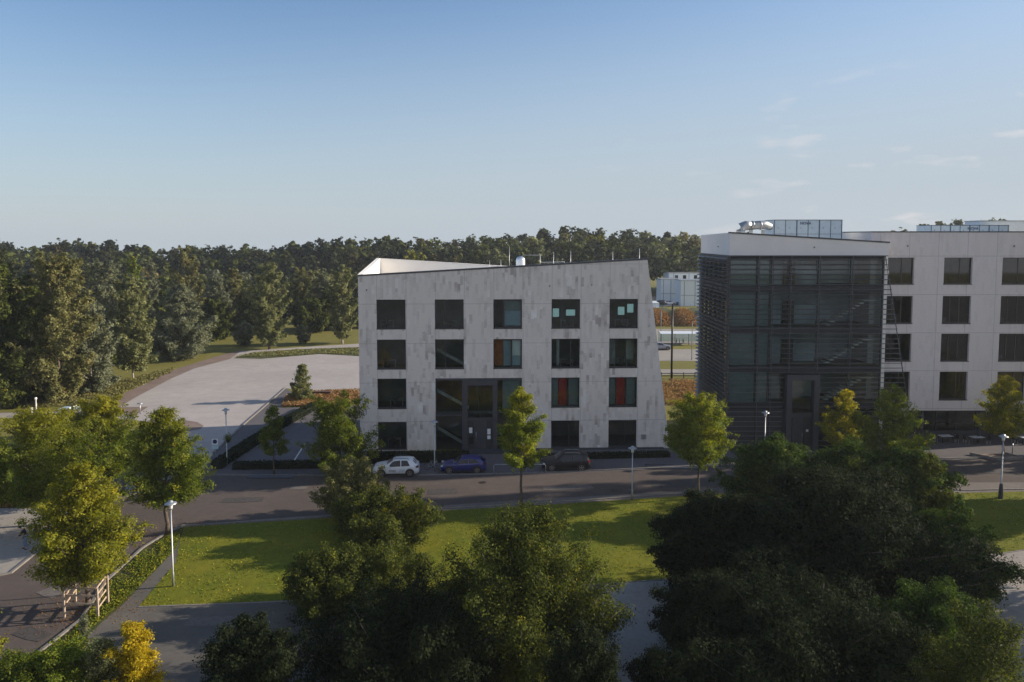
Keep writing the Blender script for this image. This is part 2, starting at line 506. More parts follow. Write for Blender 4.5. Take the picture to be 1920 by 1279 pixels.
sheet('pavement', [(2300, 852), (1700, 864), (1300, 877), (1000, 890), (700, 895), (400, 893), (420, 868), (690, 858), (1260, 835), (2300, 800)], 0.020, M['yard'])
sheet('footpath', [(2300, 900), (1920, 905), (1480, 905), (1215, 925), (975, 938), (760, 953), (600, 966), (345, 985), (345, 990), (600, 974), (760, 963), (975, 951), (1215, 936), (1300, 930), (1480, 919), (1810, 926), (1920, 923), (2300, 916)], 0.020, M['sidewalk'])
LAWN = [(345, 989), (600, 973), (760, 962), (975, 950), (1215, 935), (1300, 929), (1480, 918), (1810, 925), (1920, 922), (2400, 915), (2400, 1005), (1920, 1032), (1870, 1040), (1480, 1072), (1240, 1088), (1130, 1096), (500, 1130), (259, 1139), (330, 1055), (338, 1010)]
sheet('lawn', LAWN, 0.030, M['lawn'])
sheet('verge', [(312, 1003), (345, 988), (338, 1010), (324, 1036), (226, 1139), (190, 1168), (150, 1210), (100, 1262), (30, 1330), (-40, 1332), (60, 1238), (150, 1168), (200, 1092), (268, 1030)], 0.030, M['rough_grass'])
sheet('walkway', [(338, 1010), (330, 1055), (259, 1139), (200, 1200), (60, 1360), (30, 1330), (100, 1262), (150, 1210), (190, 1168), (226, 1139), (324, 1036)], 0.026, M['asphalt_grey'])
sheet('path', [(259, 1139), (500, 1130), (1130, 1096), (1100, 1500), (-40, 1500), (60, 1360), (200, 1200)], 0.022, M['asphalt_grey'])
sheet('plaza', [(1130, 1096), (1240, 1088), (1480, 1072), (1870, 1040), (1920, 1032), (2400, 1005), (2600, 1500), (1100, 1500)], 0.018, M['pale_slabs'])
# pale pavement at the left with its dry bed
sheet('forecourt', [(-500, 965), (-10, 953), (120, 955), (150, 975), (90, 1020), (20, 1076), (0, 1080), (-60, 1095), (-300, 1180), (-500, 1240)], 0.028, M['pale_slabs'])
sheet('side_pavement', [(232, 925), (262, 929), (292, 915), (330, 893), (330, 880), (265, 885), (240, 905)], 0.030, M['pale_slabs'])
sheet('dry_bed', [(-500, 925), (80, 915), (115, 950), (-10, 953), (-500, 962)], 0.026, M['rough_grass'])
# car park and what borders it
sheet('car_park', [(219, 763), (255, 743), (321, 708), (365, 688), (430, 670), (450, 659), (520, 654), (600, 649), (680, 644), (900, 636), (960, 640), (960, 735), (620, 740), (535, 728), (491, 767), (454, 799), (400, 850), (372, 893), (300, 893), (330, 850), (350, 808), (300, 795), (247, 787)], 0.012, M['concrete_lot'])
sheet('soil_strip', [(196, 760), (232, 738), (262, 724), (300, 702), (350, 686), (400, 670), (455, 656), (432, 673), (365, 691), (321, 710), (255, 745), (221, 765)], 0.020, M['soil'])
sheet('grass_island', [(437, 672), (470, 662), (560, 655), (672, 651), (760, 650), (760, 668), (671, 668), (600, 664), (540, 669), (490, 673)], 0.028, M['rough_grass'])
sheet('gravel_island', [(318, 790), (345, 788), (370, 792), (382, 799), (376, 805), (350, 809), (318, 812)], 0.032, M['soil'])
sheet('gravel_corner', [(223, 764), (278, 763), (247, 784)], 0.032, M['soil'])
sheet('side_path', [(-500, 785), (0, 774), (160, 771), (225, 775), (247, 787), (160, 783), (0, 784), (-500, 797)], 0.020, M['pale_slabs'])
sheet('yard', [(580, 772), (600, 766), (672, 762), (760, 760), (760, 858), (690, 860), (420, 870), (372, 893), (400, 850), (454, 799), (520, 782)], 0.016, M['yard'])
sheet('yard_strip', [(535, 728), (600, 766), (520, 805), (405, 880), (372, 893), (400, 850), (454, 799), (491, 767)], 0.0145, M['yard'])
sheet('brown_bed', [(528, 765), (535, 745), (560, 736), (672, 732), (760, 731), (760, 756), (672, 757), (600, 763)], 0.030, M['rough_grass'])
# roads seen through the gap between the two office buildings
sheet('service_lane', [(1150, 655), (1400, 655), (1400, 677), (1150, 677)], 0.014, M['pale_slabs'])
sheet('service_road', [(1150, 693), (1400, 692), (1400, 702), (1150, 703)], 0.014, M['pale_slabs'])
sheet('service_yard', [(1150, 617), (1400, 617), (1400, 646), (1150, 646)], 0.014, M['pale_slabs'])
sheet('trailer_yard', [(1150, 556), (1400, 556), (1400, 574), (1150, 574)], 0.014, M['pale_slabs'])

def kerb(pts, w=0.15, h=0.10, name='kerb', mat=None, z=0.0):
    """raised kerb stones along a surveyed line"""
    p = [G(*q) for q in pts]
    mb = MB()
    L = []; R_ = []
    for i, q in enumerate(p):
        a = p[max(i - 1, 0)]; b = p[min(i + 1, len(p) - 1)]
        d = (b - a).normalized(); nrm = Vector((-d.y, d.x, 0))
        L.append(q + nrm * w / 2); R_.append(q - nrm * w / 2)
    for i in range(len(p) - 1):
        mb.prism([L[i].xy, R_[i].xy, R_[i + 1].xy, L[i + 1].xy], z, h)
    o = mb.build(name, mat or M['kerb'])
    o['kind'] = 'structure'
    return o
kerb([(345, 987), (600, 970), (760, 959), (975, 946), (1215, 931), (1480, 912), (1810, 920), (1920, 918), (2300, 910)], 0.16, 0.09)
kerb([(345, 986), (312, 1001), (268, 1028), (200, 1090), (150, 1165), (60, 1235), (-40, 1330)], 0.18, 0.12)
kerb([(115, 1000), (90, 1020), (20, 1076), (0, 1080), (-60, 1095), (-300, 1180)], 0.18, 0.12)
kerb([(535, 728), (491, 767), (454, 799), (400, 850)], 0.2, 0.12)
kerb([(600, 767), (672, 763), (720, 762)], 0.35, 0.15)
kerb([(2300, 850), (1870, 858), (1700, 862), (1300, 875), (1000, 888), (700, 893), (400, 891)], 0.16, 0.10)
kerb([(259, 1139), (500, 1130), (1130, 1096), (1240, 1088), (1480, 1072), (1870, 1040), (1920, 1032)], 0.12, 0.05)
kerb([(372, 893), (320, 893), (292, 915), (262, 927), (220, 935)], 0.14, 0.1)
sheet('reflected_ground', [(-260, -200), (260, -200), (260, 24), (-260, 24)], 0.008, M['asphalt_grey'], raw=True)  # unseen asphalt added behind the camera to grey the window reflections
# repair patches, covers and drains in the street
rp_mats = (plain('tar_patch', (0.055, 0.05, 0.048), 0.9, var=0.3), plain('pale_patch', (0.13, 0.115, 0.105), 0.9, var=0.25), plain('iron_cover', (0.05, 0.045, 0.04), 0.6, 0.5))
for k_, (px, py, w, l_, rz) in enumerate(((455, 938, 3.4, 1.1, .06), (560, 915, 1.6, 0.8, .05), (830, 922, 2.6, 1.3, .12), (1065, 915, 4.5, 0.9, .1), (1240, 908, 1.8, 1.2, .1), (690, 935, 1.2, 1.6, .1), (210, 1010, 1.2, 2.2, -.6), (100, 1110, 1.6, 1.2, -.5), (60, 1190, 2.2, 0.9, -.4), (400, 1165, 3.0, 1.0, .05), (1860, 885, 2.6, 0.9, .02))):
    g_ = G(px, py)
    mb = MB(); pts_ = [(-w / 2, -l_ / 2), (w * 0.1, -l_ / 2 - 0.05), (w / 2, -l_ / 2 + 0.08), (w / 2 - 0.1, l_ / 2), (0, l_ / 2 + 0.06), (-w / 2 + 0.1, l_ / 2 - 0.04)]
    mb.add([(*q_, 0) for q_ in pts_], [tuple(range(6))])
    o = mb.build('asphalt_patch', rp_mats[k_ % 2], loc=(g_.x, g_.y, 0.030)); o.rotation_euler = (0, 0, rz); o['kind'] = 'structure'
for k_, (px, py) in enumerate(((620, 925), (905, 905), (1150, 920), (260, 985), (130, 1080), (480, 1160))):
    g_ = G(px, py); mb = MB()
    mb.add([(0.32 * math.cos(i * math.pi / 10), 0.32 * math.sin(i * math.pi / 10), 0) for i in range(20)], [tuple(range(20))])
    o = mb.build('manhole_cover', rp_mats[2], loc=(g_.x, g_.y, 0.034)); o['kind'] = 'structure'
# painted bay line in the yard
pl = [G(572, 832), G(545, 874)]
mb = MB(); mb.box(-0.07, 0.07, 0, (pl[1] - pl[0]).length, 0, 0.003)
o = mb.build('road_marking', M['white_paint'], loc=(pl[0].x, pl[0].y, 0.024)); d_ = (pl[1] - pl[0]); o.rotation_euler = (0, 0, math.atan2(d_.y, d_.x) - math.pi / 2)
o['kind'] = 'structure'

# darker lines across the car park: paving joints, and cast shadows painted on the right
jm = plain('joint_and_shadow', (0.27, 0.25, 0.24), 0.9)
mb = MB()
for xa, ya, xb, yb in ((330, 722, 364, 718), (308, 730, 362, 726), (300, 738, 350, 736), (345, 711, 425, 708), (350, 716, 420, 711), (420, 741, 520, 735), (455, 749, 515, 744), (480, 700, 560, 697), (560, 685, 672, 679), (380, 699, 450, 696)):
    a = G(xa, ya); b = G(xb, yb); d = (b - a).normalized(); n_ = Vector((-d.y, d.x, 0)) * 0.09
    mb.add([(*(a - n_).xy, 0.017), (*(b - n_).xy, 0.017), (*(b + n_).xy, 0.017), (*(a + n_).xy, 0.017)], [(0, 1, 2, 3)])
mb.build('joint_and_shadow', jm)['kind'] = 'structure'

# ------------------------------------------------------------------ facades and windows
def facade(us, zs, holes, uR=None, zT=None, reveal=0.28, uL=None):
    """front wall sheet in the plane v=0 with real openings and reveals, cell by cell"""
    mb = MB()
    def pos(i, j, v=0.0):
        u = us[i]; z = zs[j]
        if zT and j == len(zs) - 1: z = zT(u)
        if uR and i == len(us) - 1: u = uR(z)
        if uL and i == 0: u = uL(z)
        return (u, v, z)
    def inhole(i, j):
        cu = (us[i] + us[i + 1]) / 2; cz = (zs[j] + zs[j + 1]) / 2
        return any(h[0] < cu < h[1] and h[2] < cz < h[3] for h in holes)
    for i in range(len(us) - 1):
        for j in range(len(zs) - 1):
            if not inhole(i, j):
                mb.quad(pos(i, j), pos(i + 1, j), pos(i + 1, j + 1), pos(i, j + 1))
    for (a, b, c, d) in holes:
        r = reveal
        mb.quad((a, 0, c), (a, 0, d), (a, r, d), (a, r, c))
        mb.quad((b, 0, c), (b, r, c), (b, r, d), (b, 0, d))
        mb.quad((a, 0, d), (b, 0, d), (b, r, d), (a, r, d))
        mb.quad((a, 0, c), (a, r, c), (b, r, c), (b, 0, c))
    return mb

def make_window(par, u0, u1, z0, z1, v=0.12, verts=(), horiz=(), fmat='frame', pane='glass', b=0.07, sill=True, label=None, open_light=None):
    """window frame mesh with its pane and sill as sub-parts"""
    f = MB()
    e = 0.002
    f.box(u0 + e, u0 + b, v, v + 0.10, z0 + e, z1 - e)
    f.box(u1 - b, u1 - e, v, v + 0.10, z0 + e, z1 - e)
    f.box(u0 + b, u1 - b, v, v + 0.10, z1 - b, z1 - e)
    f.box(u0 + b, u1 - b, v, v + 0.10, z0 + e, z0 + b * 1.6)
    w = u1 - u0; h = z1 - z0
    for t in verts:
        f.box(u0 + w * t - 0.035, u0 + w * t + 0.035, v + 0.003, v + 0.097, z0 + b * 1.6, z1 - b)
    for t in horiz:
        f.box(u0 + b, u1 - b, v + 0.006, v + 0.094, z0 + h * t - 0.03, z0 + h * t + 0.03)
    if open_light:
        a0, a1 = open_light
        x0 = u0 + w * a0; x1 = u0 + w * a1
        for q in (x0, x1 - 0.08): f.box(q, q + 0.08, v - 0.04, v + 0.12, z0 + b * 1.6, z1 - b)
        f.box(x0 + 0.08, x1 - 0.08, v - 0.04, v + 0.12, z0 + b * 1.6, z0 + b * 1.6 + 0.08)
        f.box(x0 + 0.08, x1 - 0.08, v - 0.04, v + 0.12, z1 - b - 0.08, z1 - b)
    fo = f.build('window', M[fmat], par)
    if label: fo['label'] = label
    p = MB(); p.quad((u0 + b, v + 0.05, z0 + b), (u1 - b, v + 0.05, z0 + b), (u1 - b, v + 0.05, z1 - b), (u0 + b, v + 0.05, z1 - b))
    p.build('pane', M[pane], fo)
    if sill:
        s = MB(); s.box(u0 - 0.03, u1 + 0.03, -0.05, v, z0 - 0.05, z0 + 0.015)
        s.build('sill', M['frame'], fo)
    return fo

# ------------------------------------------------------------------ the free standing office building with the sloping wall
A_ = math.radians(2.0)
O_ = G(678, 846)
LB = empty('office_building', (O_.x, O_.y, 0), A_, 'four storey grey stone office block with a leaning right end wall, behind the parked cars', 'office building')
def LP(u, v, z):
    return Vector((O_.x + u * math.cos(A_) - v * math.sin(A_), O_.y + u * math.sin(A_) + v * math.cos(A_), z))
UL, DEP = -0.12, 13.5
uR = lambda z: 31.9 - 2.6 * z / 19.73
zT = lambda u: 18.08 + (u - UL) * (19.73 - 18.08) / (29.3 - UL)
zB = lambda u: 19.40 - (u - UL) * (19.40 - 17.55) / (29.3 - UL)
cols = [1.70, 7.60, 13.55, 19.50, 25.46]
rows = [(12.62, 15.60), (8.50, 11.52), (4.42, 7.50), (0.17, 3.00)]
WW = 2.93
us = sorted([UL] + [c for c in cols] + [c + WW for c in cols] + [UL + 30.0])
zs = [-0.1] + sorted([z for r in rows for z in r]) + [19.0]
holes = []
for ri, r in enumerate(rows):
    for ci, c in enumerate(cols):
        if ri >= 2 and ci in (1, 2): continue
        holes.append((c, c + WW, r[0], r[1]))
holes.append((cols[1], cols[2] + WW, -0.2, 7.5))
mb = facade(us, zs, holes, uR, zT)
# side and rear walls (rear: leaning end too)
FR = (uR(zT(29.3)), 0, zT(29.3)); BRt = (uR(17.55) , DEP, zB(29.3))
mb.quad((UL, DEP, -0.1), (UL, 0, -0.1), (UL, 0, zT(UL)), (UL, DEP, zB(UL)))
mb.quad((uR(0), 0, -0.1), (uR(0), DEP, -0.1), BRt, FR)
mb.quad((uR(0), DEP, -0.1), (UL, DEP, -0.1), (UL, DEP, zB(UL)), BRt)
wall = mb.build('wall', M['stone'], LB)
# white lined parapet walls round a sunken roof
t = 0.42; RZ = 16.7
f0 = (UL + t, t); f1 = (29.3 - t, t); b1 = (29.3 - t, DEP - t); b0 = (UL + t, DEP - t)
mb = MB()
zf = lambda p: zT(p[0]); zb = lambda p: zB(p[0])
mb.quad((*f0, RZ), (*f1, RZ), (*f1, zf(f1) - 0.03), (*f0, zf(f0) - 0.03))
mb.quad((*f1, RZ), (*b1, RZ), (*b1, zb(b1) - 0.03), (*f1, zf(f1) - 0.03))
mb.quad((*b1, RZ), (*b0, RZ), (*b0, zb(b0) - 0.03), (*b1, zb(b1) - 0.03))
mb.quad((*b0, RZ), (*f0, RZ), (*f0, zf(f0) - 0.03), (*b0, zb(b0) - 0.03))
mb.build('parapet_lining', M['white_wall'], LB)
mb = MB()
mb.quad((*f0, RZ), (*f1, RZ), (*b1, RZ), (*b0, RZ))
mb.build('roof', M['roof_felt'], LB)
def strip(mb, A, B, C, D, h=0.09, mi=0):
    """slab between four top corners A,B (outer) C,D (inner)"""
    vs = [Vector(A), Vector(B), Vector(C), Vector(D)]
    lo = [v - Vector((0, 0, h)) for v in vs]
    mb.add(vs + lo, [(0, 1, 2, 3), (7, 6, 5, 4), (0, 4, 5, 1), (1, 5, 6, 2), (2, 6, 7, 3), (3, 7, 4, 0)], mi)
mb = MB()
e = 0.05
of0 = (UL - e, -e, zT(UL) + e); of1 = (29.3 + e, -e, zT(29.3) + e); ob1 = (29.3 + 0.25, DEP + e, zB(29.3) + e); ob0 = (UL - e, DEP + e, zB(UL) + e)
if0 = (f0[0], f0[1], zf(f0) + e); if1 = (f1[0], f1[1], zf(f1) + e); ib1 = (b1[0], b1[1], zb(b1) + e); ib0 = (b0[0], b0[1], zb(b0) + e)
strip(mb, of0, of1, if1, if0, 0.16)
strip(mb, of1, ob1, ib1, if1, 0.16)
mb.build('coping', M['coping'], LB)
mb = MB()
strip(mb, ob1, ob0, ib0, ib1, 0.12)
strip(mb, ob0, of0, if0, ib0, 0.12)
mb.build('coping', M['white_wall'], LB)['label'] = 'pale coping on the rear and left parapet'
# floors, ceilings and rooms inside
mb = MB()
for k, z in enumerate((0.02, 4.0, 8.05, 12.15, 16.2)):
    mb.box(UL + 0.3, 28.9, 0.32, 8.0, z - 0.25, z, 0)
room_cols = [1, 1, 3, 1, 2]
for ri, (z0, z1) in enumerate([(12.15, 15.95), (8.05, 11.9), (4.0, 7.8), (0.02, 3.75)]):
    for ci in range(5):
        u0 = cols[ci] - 1.45; u1 = cols[ci] + WW + 1.45
        m = {(0, 0): 1, (0, 1): 2, (0, 2): 2, (0, 3): 1, (0, 4): 1, (1, 0): 1, (1, 1): 1, (1, 2): 4, (1, 3): 1, (1, 4): 2,
             (2, 0): 1, (2, 1): 3, (2, 2): 3, (2, 3): 2, (2, 4): 2, (3, 0): 1, (3, 1): 1, (3, 2): 1, (3, 3): 1, (3, 4): 1}[(ri, ci)]
        vv = 5.0 + 0.4 * ((ri * 5 + ci) % 3)
        mb.box(u0 + 0.06, u1 - 0.06, vv, vv + 0.1, z0, z1, m)
        mb.box(u1 - 0.05, u1 + 0.05, 0.4, 6.0, z0, z1, 1 if (ri < 2 or ci != 1) else 5)
mb.box(UL + 0.25, UL + 0.3, 0.4, 8, 0, 16.2, 1)
mb.build('interior', [M['room_floor'], M['room_dark'], M['room_light'], M['room_brown'], M['orange'], M['frame']], LB)

win = {}
for ri, (z0, z1) in enumerate(rows):
    for ci, c in enumerate(cols):
        if ri >= 2 and ci in (1, 2): continue
        vv = {(0, 2): (0.36,), (1, 2): (0.34,), (0, 3): (0.36,), (1, 3): (0.68,), (2, 3): (0.62,), (2, 4): (0.62,), (3, 3): (0.64,), (3, 4): (0.60,), (1, 1): (0.36,), (0, 1): (0.34,)}.get((ri, ci), ())
        ol = {(0, 2): (0.36, 0.985), (1, 2): (0.63, 0.985)}.get((ri, ci))
        win[(ri, ci)] = make_window(LB, c, c + WW, z0, z1, verts=vv, open_light=ol,
                                    label={(0, 3): 'top floor window with two lit screens side by side', (0, 4): 'top floor window with two lit screens at stepped heights',
                                           (2, 3): 'window with a red curtain left of its middle bar', (2, 4): 'window with a red curtain nearer the leaning end'}.get((ri, ci)))
def part_box(name, mat, par, *b):
    m_ = MB(); m_.box(*b); return m_.build(name, M[mat], par)
def wbox(key, name, mat, a0, a1, c0, c1, v0=0.45, th=0.04):
    u0 = cols[key[1]]; z0, z1 = rows[key[0]]
    return part_box(name, mat, win[key], u0 + WW * a0, u0 + WW * a1, v0, v0 + th, z0 + (z1 - z0) * c0, z0 + (z1 - z0) * c1)
wbox((2, 3), 'curtain', 'red', 0.27, 0.56, 0.03, 0.97, 0.5, 0.06)
wbox((2, 4), 'curtain', 'red', 0.28, 0.60, 0.03, 0.97, 0.5, 0.06)
wbox((2, 3), 'blind', 'teal', 0.03, 0.26, 0.03, 0.97, 0.7); wbox((2, 3), 'blind', 'teal', 0.62, 0.97, 0.03, 0.97, 0.7)
wbox((2, 4), 'blind', 'teal', 0.03, 0.27, 0.03, 0.97, 0.7); wbox((2, 4), 'blind', 'teal', 0.64, 0.97, 0.03, 0.97, 0.7)
wbox((0, 2), 'panel', 'bluepanel', 0.38, 0.96, 0.08, 0.60, 0.4); wbox((0, 2), 'blind', 'teal', 0.38, 0.96, 0.61, 0.97, 0.6)
wbox((1, 2), 'curtain', 'orange', 0.03, 0.33, 0.03, 0.97, 1.2); wbox((1, 2), 'panel', 'bluepanel', 0.36, 0.62, 0.05, 0.92, 0.8)
wbox((1, 2), 'blind', 'blind', 0.66, 0.955, 0.42, 0.95, 0.30); wbox((1, 2), 'panel', 'bluepanel', 0.66, 0.955, 0.08, 0.41, 0.32)
wbox((0, 3), 'screen', 'screen', 0.07, 0.29, 0.36, 0.65, 0.9); wbox((0, 3), 'screen', 'screen', 0.54, 0.86, 0.40, 0.61, 0.9)
wbox((0, 4), 'screen', 'screen', 0.35, 0.58, 0.42, 0.70, 0.9); wbox((0, 4), 'screen', 'screen', 0.68, 0.90, 0.50, 0.80, 0.9)
wbox((1, 3), 'blind', 'room_light', 0.20, 0.30, 0.05, 0.97, 0.7)
wbox((1, 4), 'panel', 'room_light', 0.03, 0.30, 0.05, 0.95, 1.4); wbox((1, 4), 'panel', 'room_light', 0.70, 0.97, 0.2, 0.95, 1.6)
# office chairs and desks glimpsed behind the panes
def desk(key, a, v0=1.3):
    u0 = cols[key[1]] + WW * a; z = rows[key[0]][0] - 0.3
    m_ = MB(); m_.box(u0 - 0.7, u0 + 0.7, v0, v0 + 0.7, z + 0.95, z + 0.99)
    for q in (-0.65, 0.6): m_.box(u0 + q, u0 + q + 0.05, v0 + 0.1, v0 + 0.6, z + 0.2, z + 0.95)
    m_.build('desk', M['room_light'], win[key])
    m_ = MB(); m_.box(u0 - 0.25, u0 + 0.25, v0 - 0.6, v0 - 0.1, z + 0.6, z + 0.68); m_.box(u0 - 0.24, u0 + 0.24, v0 - 0.66, v0 - 0.6, z + 0.7, z + 1.25)
    m_.tube([(u0, v0 - 0.35, z + 0.25), (u0, v0 - 0.35, z + 0.6)], 0.04)
    m_.build('chair', M['plastic'], win[key])
for key, a in (((0, 0), 0.3), ((0, 3), 0.6), ((0, 4), 0.5), ((1, 0), 0.35), ((1, 4), 0.5), ((2, 0), 0.6), ((1, 3), 0.6), ((3, 0), 0.5), ((0, 1), 0.5)):
    desk(key, a)

# entrance bay: glazed stair, framed doorway, glass strip
c1, c2 = cols[1], cols[2] + WW
mb = MB()
e = 0.004
mb.box(c1 + e, c2 - e, 0.02, 0.16, 7.28, 7.496)                 # head
mb.box(c1 + e, c1 + 0.10, 0.06, 0.16, 0.0, 7.28)
mb.box(c2 - 0.10, c2 - e, 0.06, 0.16, 0.0, 7.28)
mb.box(c1 + 2.72, c1 + 3.30, -0.10, 0.20, 0.0, 7.28)            # broad posts of the doorway
mb.box(c1 + 5.85, c1 + 6.35, -0.10, 0.20, 0.0, 7.28)
mb.box(c1 + 3.30, c1 + 5.85, -0.10, 0.20, 6.75, 7.28)
mb.box(c1 + 3.30, c1 + 5.85, 0.0, 0.16, 3.05, 3.35)
mb.box(c1 + 0.10, c1 + 2.72, 0.08, 0.16, 3.55, 3.75)
ent = mb.build('entrance_frame', M['panel'], LB)
def pane(par, u0, u1, z0, z1, v, mat='glass', name='pane'):
    p = MB(); p.quad((u0, v, z0), (u1, v, z0), (u1, v, z1), (u0, v, z1)); return p.build(name, M[mat], par)
pane(ent, c1 + 0.10, c1 + 2.72, 0.05, 7.28, 0.12)
pane(ent, c1 + 3.30, c1 + 5.85, 3.35, 6.75, 0.10)
pane(ent, c1 + 6.35, c2 - 0.10, 0.05, 7.28, 0.12)
door = MB(); door.box(c1 + 4.0, c1 + 5.2, 0.03, 0.10, 0.06, 3.04)
door = door.build('door', M['panel'], LB)
h_ = MB(); h_.tube([(c1 + 4.15, -0.04, 0.9), (c1 + 4.15, -0.04, 1.9)], 0.02); h_.build('handle', M['steel'], door)
mb = MB()
mb.box(c1 + 3.31, c1 + 3.98, 0.05, 0.12, 0.06, 3.04); mb.box(c1 + 5.22, c1 + 5.84, 0.05, 0.12, 0.06, 3.04)
sp = mb.build('side_panel', M['frame'], LB)
for k, (a, z0, z1) in enumerate(((3.42, 1.75, 2.35), (5.3, 1.6, 2.2), (5.3, 1.1, 1.5))):
    part_box('notice', 'sign_white', sp, c1 + a, c1 + a + 0.34, 0.035, 0.046, z0 + 0.02, z1)
part_box('door_panel', 'black_metal', sp, c1 + 3.42, c1 + 3.86, 0.035, 0.046, 0.6, 1.4)
part_box('blind', 'teal', ent, c1 + 6.9, c2 - 0.15, 0.6, 0.66, 4.2, 7.2)
# stairs: pale strings seen through the glass, landings
def stair(par, u0, z0, u1, z1, v=1.5, w=1.2):
    m_ = MB()
    n = 11
    for i in range(n):
        a = u0 + (u1 - u0) * i / n; b_ = u0 + (u1 - u0) * (i + 1) / n
        z = z0 + (z1 - z0) * (i + 0.5) / n
        m_.box(min(a, b_), max(a, b_), v + 0.12, v + w, z - 0.12, z + 0.06, 1)
    m_.add([(u0, v, z0 - 0.15), (u1, v, z1 - 0.15), (u1, v, z1 + 0.22), (u0, v, z0 + 0.22), (u0, v + 0.1, z0 - 0.15), (u1, v + 0.1, z1 - 0.15), (u1, v + 0.1, z1 + 0.22), (u0, v + 0.1, z0 + 0.22)],
           [(0, 1, 2, 3), (7, 6, 5, 4), (0, 4, 5, 1), (3, 2, 6, 7), (0, 3, 7, 4), (1, 5, 6, 2)], 0)
    return m_.build('staircase', [M['room_light'], M['room_floor']], par)
stair(LB, c1 + 0.1, 6.05, c1 + 3.4, 4.2, 0.9)
stair(LB, c1 + 0.1, 2.15, c1 + 3.0, 0.35, 0.9)
stair(LB, c1 + 0.1, 10.3, c1 + 2.85, 8.8, 1.1)
# low plinth at the foot of the facade, door step
part_box('plinth', 'panel', LB, c2 + 0.3, 31.2, -0.35, -0.004, -0.02, 0.14)
part_box('step', 'panel', LB, c1 + 2.6, c2 - 0.4, -1.6, -0.11, -0.02, 0.16)
m_ = MB(); m_.box(28.9, 29.35, -0.18, -0.003, 1.05, 1.5); m_.build('meter_box', M['steel'], LB)
for u, z in ((0.75, 16.6), (23.6, 17.05), (19.3, 16.95)):
    m_ = MB(); m_.tube([(u, -0.12, z), (u, 0.0, z)], 0.06); m_.build('outlet', M['frame'], LB)
# roof furniture
vent = empty('roof_vent', LP(0, 0, 0), A_, 'domed silver vent cowl on the roof of the lone stone office block', 'vent')
cp = P(976, 481, 80.5)
vent.location = (cp.x, cp.y, RZ)
m_ = MB(); m_.lathe((0, 0, 0), [(0.50, 0), (0.50, cp.z - RZ - 0.45), (0.46, cp.z - RZ - 0.22), (0.34, cp.z - RZ - 0.08), (0.16, cp.z - RZ - 0.01), (0.0, cp.z - RZ)], 24)
m_.build('cowl', M['steel_bright'], vent)
m_ = MB(); m_.lathe((0, 0, 0), [(0.60, 0), (0.60, 0.25), (0.51, 0.30)], 24); m_.build('collar', M['steel'], vent)
rack = empty('pipe_frame', (0, 0, 0), 0, 'square steel pipe frame on the roof beside the domed vent cowl', 'pipe frame')
a = P(979, 478.5, 82); b = P(1013, 478.5, 82); c = P(1013, 492, 82); d = P(1058, 491, 82)
rack.location = (a.x, a.y, RZ)
L0 = Vector((a.x, a.y, RZ))
m_ = MB(); m_.tube([Vector((a.x, 82, RZ)) - L0, Vector(a) - L0, Vector(b) - L0, Vector((b.x, 82, RZ)) - L0], 0.05); m_.build('frame', M['steel'], rack)
m_ = MB(); m_.tube([Vector((b.x, 82.05, c.z)) - L0, Vector((d.x, 82.05, d.z)) - L0, Vector((d.x, 82.05, RZ)) - L0], 0.05); m_.build('rail', M['steel'], rack)
for k, (px, py, Y, w) in enumerate([(955, 462, 82, 'tallest, left of the vent'), (918, 488, 84, 'leftmost, on the rear parapet'), (939, 487, 84, 'short one left of the tallest'),
                                    (1038, 472, 80, 'first right of the pipe frame'), (1070, 471, 80, 'second right of the pipe frame'), (1149, 472, 80, 'rod above the fourth window column'), (1199, 466, 79, 'rod at the leaning end of the roof')]):
    q = P(px, py, Y)
    m_ = MB(); m_.tube([(0, 0, 0), (0, 0, 0.35)], 0.05); m_.tube([(0, 0, 0.35), (0, 0, q.z - RZ)], 0.028, 6)
    o = m_.build('lightning_rod', M['steel'], loc=(q.x, q.y, RZ))
    tag(o, 'thin lightning rod on the lone office roof, ' + w, 'lightning rod', 'lightning rods on the lone office roof')

# ------------------------------------------------------------------ right hand office: white wing
WX, WY = 37.45, 78.0
WB = empty('office_building', (WX, WY, 0), 0, 'long pinkish stone office wing over a dark recessed ground floor, at the right edge', 'office building')
wcols = [1.60 + 6.10 * k for k in range(3)]
wrows = [(17.01, 19.79), (12.87, 15.77), (8.88, 11.80), (4.74, 7.76)]
w_ww = 2.98
WL = wcols[-1] + w_ww + 0.7; WD = 14.0
holes = [(c, c + w_ww, a, b) for c in wcols for a, b in wrows]
us = sorted([0.0] + wcols + [c + w_ww for c in wcols] + [WL]); zs = sorted([3.6] + [z for r in wrows for z in r] + [22.42])
mb = facade(us, zs, holes, reveal=0.42)
mb.quad((0, WD, 3.6), (0, 0, 3.6), (0, 0, 22.42), (0, WD, 22.42))
mb.quad((WL, 0, 3.6), (WL, WD, 3.6), (WL, WD, 22.42), (WL, 0, 22.42))
mb.quad((WL, WD, 0), (0, WD, 0), (0, WD, 22.42), (WL, WD, 22.42))
mb.quad((0, 0, 3.6), (WL, 0, 3.6), (WL, 3.2, 3.6), (0, 3.2, 3.6))
mb.build('wall', M['stone_right'], WB)
mb = MB()
mb.quad((0.4, 0.4, 21.3), (WL - 0.4, 0.4, 21.3), (WL - 0.4, WD - 0.4, 21.3), (0.4, WD - 0.4, 21.3))
for a, b in (((0.4, 0.4), (WL - 0.4, 0.4)), ((WL - 0.4, 0.4), (WL - 0.4, WD - 0.4)), ((WL - 0.4, WD - 0.4), (0.4, WD - 0.4)), ((0.4, WD - 0.4), (0.4, 0.4))):
    mb.quad((*a, 21.3), (*b, 21.3), (*b, 22.4), (*a, 22.4))
mb.build('roof', M['roof_felt'], WB)
mb = MB()
